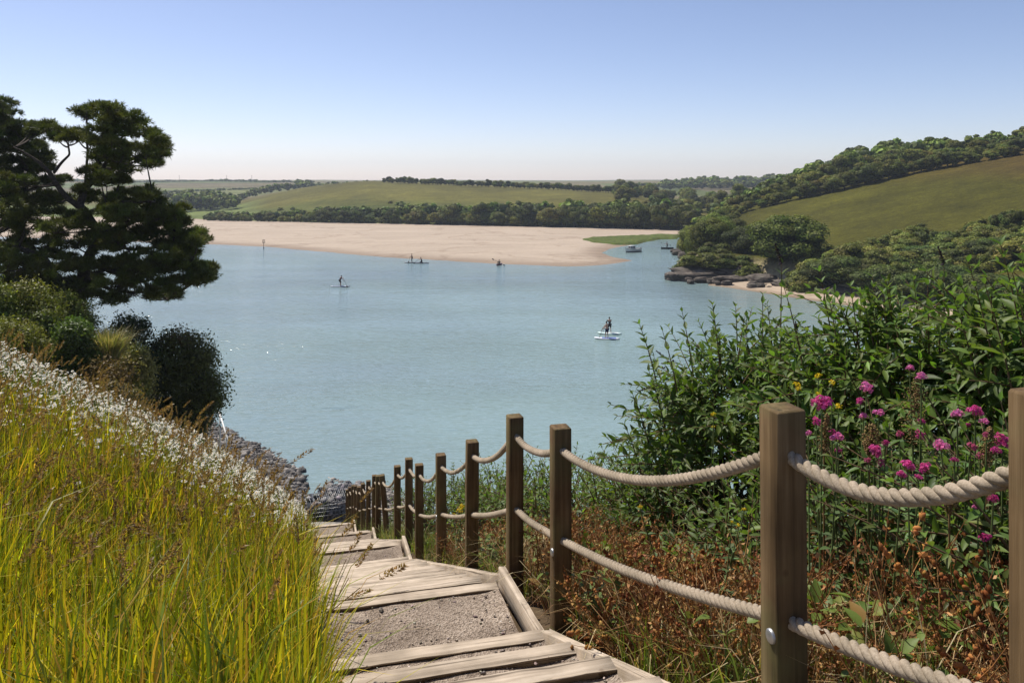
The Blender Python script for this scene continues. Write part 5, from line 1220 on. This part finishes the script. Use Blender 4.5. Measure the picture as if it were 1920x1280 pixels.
def person(label, loc, rz, pose='stand', lean=.15, hands=None, top=None, legs=None, look=0.0):
    """x forward, y left. hands: two wrist points"""
    J = {}; R = {}
    if pose == 'stand':
        J['pel'] = (-.05*lean*4, 0, .93); ank = [(-.02, .15, .08), (-.02, -.15, .08)]; knee = [(.07, .14, .49), (.07, -.14, .49)]; toe = [(.17, .17, .035), (.17, -.17, .035)]
    elif pose == 'kneel':
        J['pel'] = (-.12, 0, .36); knee = [(.26, .14, .08), (.26, -.14, .08)]; ank = [(-.16, .13, .07), (-.16, -.13, .07)]; toe = [(-.32, .13, .035), (-.32, -.13, .035)]
    else:
        J['pel'] = (0, 0, .16); knee = [(.42, .17, .34), (.42, -.17, .34)]; ank = [(.80, .15, .14), (.80, -.15, .14)]; toe = [(.88, .15, .25), (.88, -.15, .25)]
    px0, _, pz = J['pel']; s, c_ = math.sin(lean), math.cos(lean)
    up = lambda h, f=0: (px0+s*h+f*c_, 0, pz+c_*h-f*s)
    J['wst'] = up(.17); J['chs'] = up(.36, .01); J['nek'] = up(.53); J['chin'] = up(.60, .03+look); J['hed'] = up(.69, .035+look); J['crn'] = up(.78, .02+look); J['nos'] = up(.68, .135+look)
    R.update(pel=(.125, .15), wst=(.10, .13), chs=(.115, .16), nek=.055, chin=.062, hed=.088, crn=.05, nos=.016)
    E = [('pel', 'wst'), ('wst', 'chs'), ('chs', 'nek'), ('nek', 'chin'), ('chin', 'hed'), ('hed', 'crn'), ('hed', 'nos')]
    for i, sg in enumerate((1, -1)):
        k = 'LR'[i]; hip = (px0, sg*.10, pz-.06); J['hip'+k] = hip; J['kne'+k] = knee[i]; J['ank'+k] = ank[i]; J['toe'+k] = toe[i]
        R.update({'hip'+k: .088, 'kne'+k: .058, 'ank'+k: .042, 'toe'+k: .032}); E += [('pel', 'hip'+k), ('hip'+k, 'kne'+k), ('kne'+k, 'ank'+k), ('ank'+k, 'toe'+k)]
        sh = up(.47); sh = (sh[0], sg*.19, sh[2]); w = np.array(hands[i]) if hands else np.array((sh[0]+.12, sg*.25, sh[2]-.55))
        mid_ = (np.array(sh)+w)/2; ln = np.linalg.norm(w-np.array(sh)); out = math.sqrt(max(.0, .29**2-(ln/2)**2)); el = mid_+np.array([-.3, sg*.75, -.5])/.95*out
        J['sho'+k] = sh; J['elb'+k] = tuple(el); J['wri'+k] = tuple(w); R.update({'sho'+k: .062, 'elb'+k: .043, 'wri'+k: .030}); E += [('chs', 'sho'+k), ('sho'+k, 'elb'+k), ('elb'+k, 'wri'+k)]
        f = (w-el)/np.linalg.norm(w-el); sd_v = np.cross(f, [0, 0, 1.]); sd_v /= np.linalg.norm(sd_v)+1e-6; J['plm'+k] = tuple(w+f*.07); R['plm'+k] = (.020, .034); E.append(('wri'+k, 'plm'+k))
        for q in range(4):
            b_ = w+f*(.14-.008*abs(q-1.4))+sd_v*(q-1.5)*.021+np.array([0, 0, -.02]); t2 = b_+f*.018+np.array([0, 0, -.035]); n1, n2 = f'f{q}{k}', f'g{q}{k}'; J[n1] = tuple(b_); J[n2] = tuple(t2); R[n1] = R[n2] = .0095; E += [('plm'+k, n1), (n1, n2)]
        n1 = 'th'+k; J[n1] = tuple(w+f*.06+sd_v*.055*-sg+np.array([0, 0, -.02])); R[n1] = .011; E.append(('wri'+k, n1))
    o = skin_body('person', J, E, R, M_skin, loc=loc, rz=rz, root='pel'); tag(o, label, 'person')
    def cloth(name, names, edges, grow, mat):
        JJ = {n: J[n] for n in names}; RR = {n: (R[n]+grow if not isinstance(R[n], tuple) else tuple(v+grow for v in R[n])) for n in names}
        skin_body(name, JJ, edges, RR, mat, parent=o, root=names[0])
    if legs:
        for k in 'LR':
            h, q = np.array(J['hip'+k]), np.array(J['kne'+k]); J['mid'+k] = tuple(h+(q-h)*.9); R['mid'+k] = .068
        cloth('shorts' if legs[1] == 'shorts' else 'trousers', ['pel', 'hipL', 'hipR']+(['midL', 'midR'] if legs[1] == 'shorts' else ['kneL', 'kneR', 'ankL', 'ankR']),
              [('pel', 'hipL'), ('pel', 'hipR')]+([('hipL', 'midL'), ('hipR', 'midR')] if legs[1] == 'shorts' else [('hipL', 'kneL'), ('hipR', 'kneR'), ('kneL', 'ankL'), ('kneR', 'ankR')]), .018, legs[0])
    if top: cloth('top', ['wst', 'chs', 'shoL', 'shoR', 'elbL', 'elbR', 'pel'], [('pel', 'wst'), ('wst', 'chs'), ('chs', 'shoL'), ('chs', 'shoR'), ('shoL', 'elbL'), ('shoR', 'elbR')], .014, top)
    hc = np.array(J['hed'])+np.array([-.015, 0, .03]); mb = MB(); d = []
    import bmesh
    bm = bmesh.new(); bmesh.ops.create_uvsphere(bm, u_segments=12, v_segments=8, radius=1); V = np.array([v.co[:] for v in bm.verts]); Fq = [[v.index for v in f.verts] for f in bm.faces]; bm.free()
    V[:, 2] = np.maximum(V[:, 2], -.35-.3*(V[:, 0] < 0)); V = V*np.array([.105, .088, .10])+hc
    me = bpy.data.meshes.new('hair'); me.from_pydata(V.tolist(), [], Fq); me.materials.append(M_hair); h_ = bpy.data.objects.new('hair', me); C.objects.link(h_); h_.parent = o
    return o
def board(label, loc, rz, L=3.2, W=.8, col=(.72, .73, .74), pad=(.10, .13, .22)):
    n = 17; t = np.linspace(-1, 1, n); w = W/2*np.clip(1-np.abs(t)**3.2, 0, 1)**.55+.012; rock_ = .16*np.clip(t-.35, 0, 1)**1.6+.05*np.clip(-t-.6, 0, 1)**2
    mb = MB(); V = []
    for i in range(n):
        x = t[i]*L/2; z = rock_[i]
        V += [(x, -w[i]*.82, z), (x, -w[i], z+.06), (x, -w[i]*.9, z+.125), (x, 0, z+.135), (x, w[i]*.9, z+.125), (x, w[i], z+.06), (x, w[i]*.82, z), (x, 0, z-.004)]
    I, J = np.meshgrid(np.arange(n-1), np.arange(8), indexing='ij'); J2 = (J+1) % 8
    mb.add(V, [np.stack([I*8+J, (I+1)*8+J, (I+1)*8+J2, I*8+J2], -1).reshape(-1, 4), np.array([list(range(8)), list(range((n-1)*8+7, (n-1)*8-1, -1))])])
    e = empty('paddleboard', loc); e.rotation_euler = (0, 0, rz); tag(e, label, 'paddleboard')
    me = mb.mesh('hull', smooth=True); me.materials.append(plain('board_'+label[:6], col, .35, .5, nscale=3, namp=.08)); child('hull', me, e)
    mb = MB(); a = np.linspace(-.72, .38, 10); V = []
    for q in a:
        ww = W/2*.80; V += [(q*L/2, -ww, .1335), (q*L/2, 0, .142), (q*L/2, ww, .1335)]
    Q = [[3*i+j, 3*i+3+j, 3*i+4+j, 3*i+1+j] for i in range(9) for j in range(2)]; mb.add(V, [Q]); me = mb.mesh('deck_pad'); me.materials.append(plain('pad_'+label[:6], pad, .8, .1, nscale=4)); child('deck_pad', me, e)
    return e
def paddle(label, A, B, double=False):
    """shaft A (grip) to B (blade)"""
    A, B = np.array(A, float), np.array(B, float); d = (B-A)/np.linalg.norm(B-A); e = empty('paddle', tuple(B)); tag(e, label, 'paddle'); sd_v = np.cross(d, [0, 1., .2]); sd_v /= np.linalg.norm(sd_v)
    mb = MB(); mb.tube([A, (A+B)/2, B], .019, 8); mb.build('shaft', M_black, e)
    def blade(P, d, nm):
        mb = MB(); V = []; ts = [0, .12, .3, .42, .5]; ws = [.02, .09, .11, .085, .02]; nn = np.cross(d, sd_v)
        for t_, w in zip(ts, ws): V += [P+d*t_-sd_v*w+nn*.004, P+d*t_+sd_v*w+nn*.004, P+d*t_+sd_v*w-nn*.012, P+d*t_-sd_v*w-nn*.012]
        Q = [[4*i+j, 4*i+(j+1) % 4, 4*i+4+(j+1) % 4, 4*i+4+j] for i in range(4) for j in range(4)]+[[3, 2, 1, 0], [16, 17, 18, 19]]; mb.add(V, [Q]); mb.build(nm, M_blackc, e)
    blade(B-d*.05, d, 'blade')
    if double: blade(A+d*.05, -d, 'blade')
    else:
        mb = MB(); mb.tube([A-sd_v*.06, A+sd_v*.06], .018, 6); mb.build('grip', M_black, e)
    return e
def wxy(x, y): X, Y = wpt(x, y, WZ); return np.array([X, Y, WZ])
DK = WZ+.13
def loc_pt(o_loc, rz, p): c_, s = math.cos(rz), math.sin(rz); return np.array([o_loc[0]+c_*p[0]-s*p[1], o_loc[1]+s*p[0]+c_*p[1], o_loc[2]+p[2]])
def supper(b, rz, label, bl, pl, pose='stand', lean=.15, hands=((.35, .12, 1.22), (.42, -.05, .86)), top=None, legs=None, blade=(.75, -.45, .1), bcol=(.72, .73, .74), pad=(.1, .13, .22), L=3.2, prz=None, grip=None):
    board(bl, tuple(b), rz, L, .8, bcol, pad); prz = rz if prz is None else prz
    pl0 = np.array([b[0], b[1], DK]); person(label, tuple(pl0), prz, pose, lean, hands, top, legs)
    h0 = np.array(hands[0]); A = loc_pt(pl0, prz, h0+(h0-np.array(hands[1]))*.12+np.array([.0, 0, .02])); B = loc_pt(pl0, prz, blade); paddle(pl, A, B)
b = wxy(1138, 635.5)
supper(b, math.radians(174), 'bare backed person in navy shorts standing on a white paddleboard', 'white and blue paddleboard under the person in navy shorts', 'black paddle dipped beside the person in navy shorts', legs=(M_navy, 'shorts'), hands=((.42, .18, 1.02), (.50, .26, .80)), blade=(.62, .52, .02), lean=.1, prz=math.radians(125), pad=(.16, .2, .42), L=2.7)
b = wxy(1143, 626)
supper(b, math.radians(172), 'person in a grey top half hidden behind the bare backed paddler', 'pale mint paddleboard behind the white and blue one', 'paddle held by the person in the grey top', top=M_greyc, legs=(M_blackc, 'shorts'), lean=.12, prz=math.radians(100), bcol=(.6, .74, .68), pad=(.62, .66, .64), blade=(.5, .6, .03), L=2.6)
b = wxy(638, 537.5)
supper(b, math.radians(-6), 'paddler in maroon top and black shorts leaning forward on a board', 'low grey paddleboard under the paddler in maroon', 'black paddle of the paddler in maroon', top=M_maroon, legs=(M_blackc, 'shorts'), lean=.38, hands=((.55, -.10, 1.18), (.62, -.18, .90)), blade=(1.15, -.35, .12), bcol=(.45, .47, .5))
b = wxy(772.5, 493)
supper(b, math.radians(178), 'far paddler standing upright in dark wetsuit near the sandbank', 'dark board under the upright far paddler', 'paddle of the upright far paddler', top=M_maroon, legs=(M_blackc, 'trousers'), lean=.05, blade=(.6, .3, .25), bcol=(.12, .13, .15), pad=(.08, .08, .1))
b = wxy(789.5, 493.6)
supper(b, math.radians(178), 'paddler kneeling on a board beside the upright far paddler', 'dark board under the kneeling paddler', 'slanting paddle of the kneeling paddler', pose='kneel', lean=.25, top=M_blackc, legs=(M_blackc, 'trousers'), hands=((.45, .1, .75), (.5, .2, .45)), blade=(1.2, .5, .05), bcol=(.12, .13, .15), pad=(.08, .08, .1))
def hull_mesh(L, W, H, bowrise=.25, sheer=.15, bow=1.6, n=15, trans=.7):
    """boat hull: x forward; returns builder"""
    mb = MB(); V = []; m = 9
    for i in range(n):
        t = i/(n-1); x = -L/2+L*t; w = W/2*(trans+(1-trans)*min(1, t*2.2))*max(.03, 1-max(0, (t-.45)/.55)**bow*1.0); top = H+sheer*(2*t-.8)**2*.5+bowrise*max(0, t-.5)**1.5; ke = .02+.25*H*max(0, t-.75)**1.2
        for j in range(m):
            a = -1+2*j/(m-1); s = abs(a); V.append((x+.12*t**3*s*H, w*math.copysign(s**.55, a) if s else 0, ke-.25+(top+.25-ke)*s**1.8))
    Q = [[i*m+j, i*m+j+1, (i+1)*m+j+1, (i+1)*m+j] for i in range(n-1) for j in range(m-1)]; mb.add(V, [Q, [list(range(m-1, -1, -1))]]); return mb, V, n, m
# kayak
b = wxy(936, 497); rzk = math.radians(250); e = empty('kayak', tuple(b)); e.rotation_euler = (0, 0, rzk); tag(e, 'dark kayak afloat beside the sandbank edge', 'kayak')
n = 15; t = np.linspace(-1, 1, n); w = .34*np.clip(1-np.abs(t)**2.2, 0.01, 1)**.7; V = []
for i in range(n):
    up_ = .10*abs(t[i])**2.5
    for a in np.arange(10)*2*np.pi/10: V.append((t[i]*1.55, w[i]*math.cos(a), .12+up_+(.16 if math.sin(a) > 0 else .18)*math.sin(a)*max(.1, w[i]/.34)**.5))
mb = MB(); mb.add(V, [[[i*10+j, (i+1)*10+j, (i+1)*10+(j+1) % 10, i*10+(j+1) % 10] for i in range(n-1) for j in range(10)], [list(range(10)), list(range(n*10-1, n*10-11, -1))]])
me = mb.mesh('hull', smooth=True); me.materials.append(plain('kayak_plastic', (.09, .025, .03), .4, .5, nscale=4)); child('hull', me, e)
mb = MB(); a = np.linspace(0, 2*np.pi, 21); mb.tube(np.column_stack([.42*np.cos(a)-.05, .24*np.sin(a), np.full(21, .285)]), .022, 6); me = mb.mesh('cockpit_rim'); me.materials.append(M_black); child('cockpit_rim', me, e)
kp = np.array([b[0], b[1], WZ+.12]); person('kayaker in a brown top paddling towards the shore', tuple(kp), rzk, 'sit', -.05, hands=((.42, .35, .62), (.42, -.32, .42)), top=M_greyc, legs=(M_blackc, 'trousers'))
paddle('double bladed kayak paddle slanting to the water', loc_pt(kp, rzk, (.42, -.95, .95)), loc_pt(kp, rzk, (.45, 1.0, .06)), True)
# moored motor boat
b = wxy(1187, 472.5); rzb = math.radians(212); e = empty('motor_boat', tuple(b)); e.rotation_euler = (0, 0, rzb); e.scale = (.84,)*3; tag(e, 'small white cabin boat moored in the channel by the marsh', 'boat')
M_boat = plain('boat_white', (.62, .62, .60), .35, .5, nscale=2, namp=.1); M_anti = plain('antifoul', (.03, .035, .04), .6, nscale=3); M_glass = plain('boat_glass', (.015, .02, .025), .08, .6)
mb, V, n, m = hull_mesh(5.2, 2.0, .95, .5, .25); me = mb.mesh('hull', smooth=True); me.materials.append(M_boat); child('hull', me, e)
mb, V2, _, _ = hull_mesh(5.16, 2.03, .22, .02, .02); me = mb.mesh('waterline_band', smooth=True); me.materials.append(M_anti); child('waterline_band', me, e)
V = np.array(V).reshape(n, m, 3); mb = MB(); mb.add(np.concatenate([V[:, 0], V[:, -1]])+np.array([0, 0, -.12]), [[[i, i+1, n+i+1, n+i] for i in range(n-1)]]); me = mb.mesh('deck'); me.materials.append(M_boat); child('deck', me, e)
for sgn in (0, -1):
    mb = MB(); mb.tube(V[:, sgn], .035, 6); me = mb.mesh('rubbing_strake'); me.materials.append(M_anti); child('rubbing_strake', me, e)
mb = MB(); q = [(-.3, .72), (1.0, .72), (1.5, .55), (1.5, -.55), (1.0, -.72), (-.3, -.72)]; zl = [.85]*6; Vc = [(x, y, .80) for x, y in q]+[(x*.86-.05, y*.86, 1.72) for x, y in q]
mb.add(Vc, [[[i, (i+1) % 6, (i+1) % 6+6, i+6] for i in range(6)], [[6, 7, 8, 9, 10, 11]]]); me = mb.mesh('cabin'); me.materials.append(M_boat); cab = child('cabin', me, e)
mb = MB(); mb.box((.5, 0, 1.75), (1.9, 1.42, .06)); me = mb.mesh('roof'); me.materials.append(M_boat); child('roof', me, cab)
for i in range(6):
    a_, b_ = np.array(Vc[i]), np.array(Vc[(i+1) % 6]); c_, d_ = np.array(Vc[(i+1) % 6+6]), np.array(Vc[i+6]); nn = np.cross(b_-a_, d_-a_); nn /= np.linalg.norm(nn); ctr = np.mean(Vc, 0)
    if np.dot(nn, a_-ctr) < 0: nn = -nn
    for f0, f1 in (((.08, .46), (.54, .92)) if i in (0, 4) else ((.12, .88),)):
        if i == 5: continue
        Pq = lambda u, v: (a_*(1-u)+b_*u)*(1-v)+(d_*(1-u)+c_*u)*v
        W_ = [Pq(f0, .45), Pq(f1, .45), Pq(f1, .88), Pq(f0, .88)]; mb = MB(); mb.add([p+nn*.02 for p in W_]+[p-nn*.01 for p in W_], [[[0, 1, 2, 3], [0, 4, 5, 1], [1, 5, 6, 2], [2, 6, 7, 3], [3, 7, 4, 0]]]); me = mb.mesh('window'); me.materials.append(M_glass); child('window', me, cab)
mb = MB(); mb.tube([(2.2, -.3, 1.25), (2.45, 0, 1.3), (2.2, .3, 1.25), (1.6, .6, 1.2)], .02, 5)
for x, y in ((2.2, .3), (2.2, -.3), (1.6, .6)): mb.tube([(x, y, .85), (x, y, 1.25)], .018, 5)
me = mb.mesh('bow_rail'); me.materials.append(M_metal); child('bow_rail', me, e)
mb = MB(); mb.box((-2.75, 0, .75), (.35, .32, .7)); mb.box((-2.78, 0, .1), (.14, .1, .8)); me = mb.mesh('outboard_motor'); me.materials.append(M_black); child('outboard_motor', me, e)
# dinghy with a rower farther up the channel
b = wxy(1251, 467); rzd = math.radians(185); e = empty('dinghy', tuple(b)); e.rotation_euler = (0, 0, rzd); tag(e, 'low dark dinghy near the rocks up the channel', 'boat')
mb, V, n, m = hull_mesh(3.0, 1.2, .38, .15, .1); me = mb.mesh('hull', smooth=True); me.materials.append(M_anti); child('hull', me, e)
for x in (-.8, .2): mb = MB(); mb.box((x, 0, .26), (.22, 1.0, .04)); me = mb.mesh('thwart'); me.materials.append(M_tread); child('thwart', me, e)
pl0 = np.array([b[0], b[1], WZ+.05]); person('dark figure standing in the low dinghy with a long oar', tuple(pl0), rzd, 'stand', .08, hands=((.45, .45, 1.15), (.45, -.40, 1.15)), top=M_blackc, legs=(M_blackc, 'trousers'))
paddle('long oar held level by the figure in the dinghy', loc_pt(pl0, math.radians(200), (.42, -1.9, 1.35)), loc_pt(pl0, math.radians(200), (.45, 1.9, 1.05)), True)
# channel marker
b = wxy(494.4, 466); e = empty('channel_marker', tuple(b-np.array([0, 0, 1]))); tag(e, 'thin dark channel marker post with a slatted topmark', 'marker post')
M_mark = plain('marker_paint', (.05, .03, .022), .8, nscale=6)
mb = MB(); mb.tube([b-np.array([0, 0, 1]), b+np.array([0, 0, 2.15])], [.07, .05], 8); mb.build('pole', M_mark, e)
mb = MB()
for dx in (-.26, 0, .26): mb.box(b+np.array([dx, 0, 1.78]), (.08, .06, .72))
mb.box(b+np.array([0, .04, 2.1]), (.64, .05, .08)); mb.box(b+np.array([0, .04, 1.46]), (.70, .05, .14)); mb.build('topmark', M_mark, e)
mb = MB(); mb.tube([b+np.array([0, 0, -.2]), b+np.array([0, 0, .28])], .13, 8); mb.build('collar', M_mark, e)
# utility poles on the skyline
for q, Y in ((425, 985), (472, 985), (336, 985)):
    X = (q-960)/F*Y; z = fz(X, Y); e = empty('utility_pole', (X, Y, z)); tag(e, 'wooden utility pole on the distant skyline field', 'pole', 'poles on the skyline')
    mb = MB(); mb.tube([(X, Y, z-1), (X, Y, z+8.5)], [.22, .16], 6); mb.build('pole', M_twig, e); mb = MB(); mb.box((X, Y, z+8), (1.8, .16, .16)); mb.build('crossarm', M_twig, e)

# ------------------------------------------------------------------ sea air
HAZE = 0.00024
mb = MB(); mb.box((0, 1150, 12), (4800, 2500, 72)); hz = mb.build('haze', plain('haze_air', (1, 1, 1)), origin=(0, 1150, -24))
hm = hz.data.materials[0]; nn_ = hm.node_tree.nodes; nn_.remove(nn_['Principled BSDF']); pv = nn_.new('ShaderNodeVolumePrincipled')
pv.inputs['Color'].default_value = (.80, .89, 1.0, 1); pv.inputs['Density'].default_value = HAZE; pv.inputs['Anisotropy'].default_value = .25
hm.node_tree.links.new(pv.outputs[0], nn_['Material Output'].inputs['Volume']); tag(hz, 'pale summer haze over the estuary', 'haze', kind='stuff')
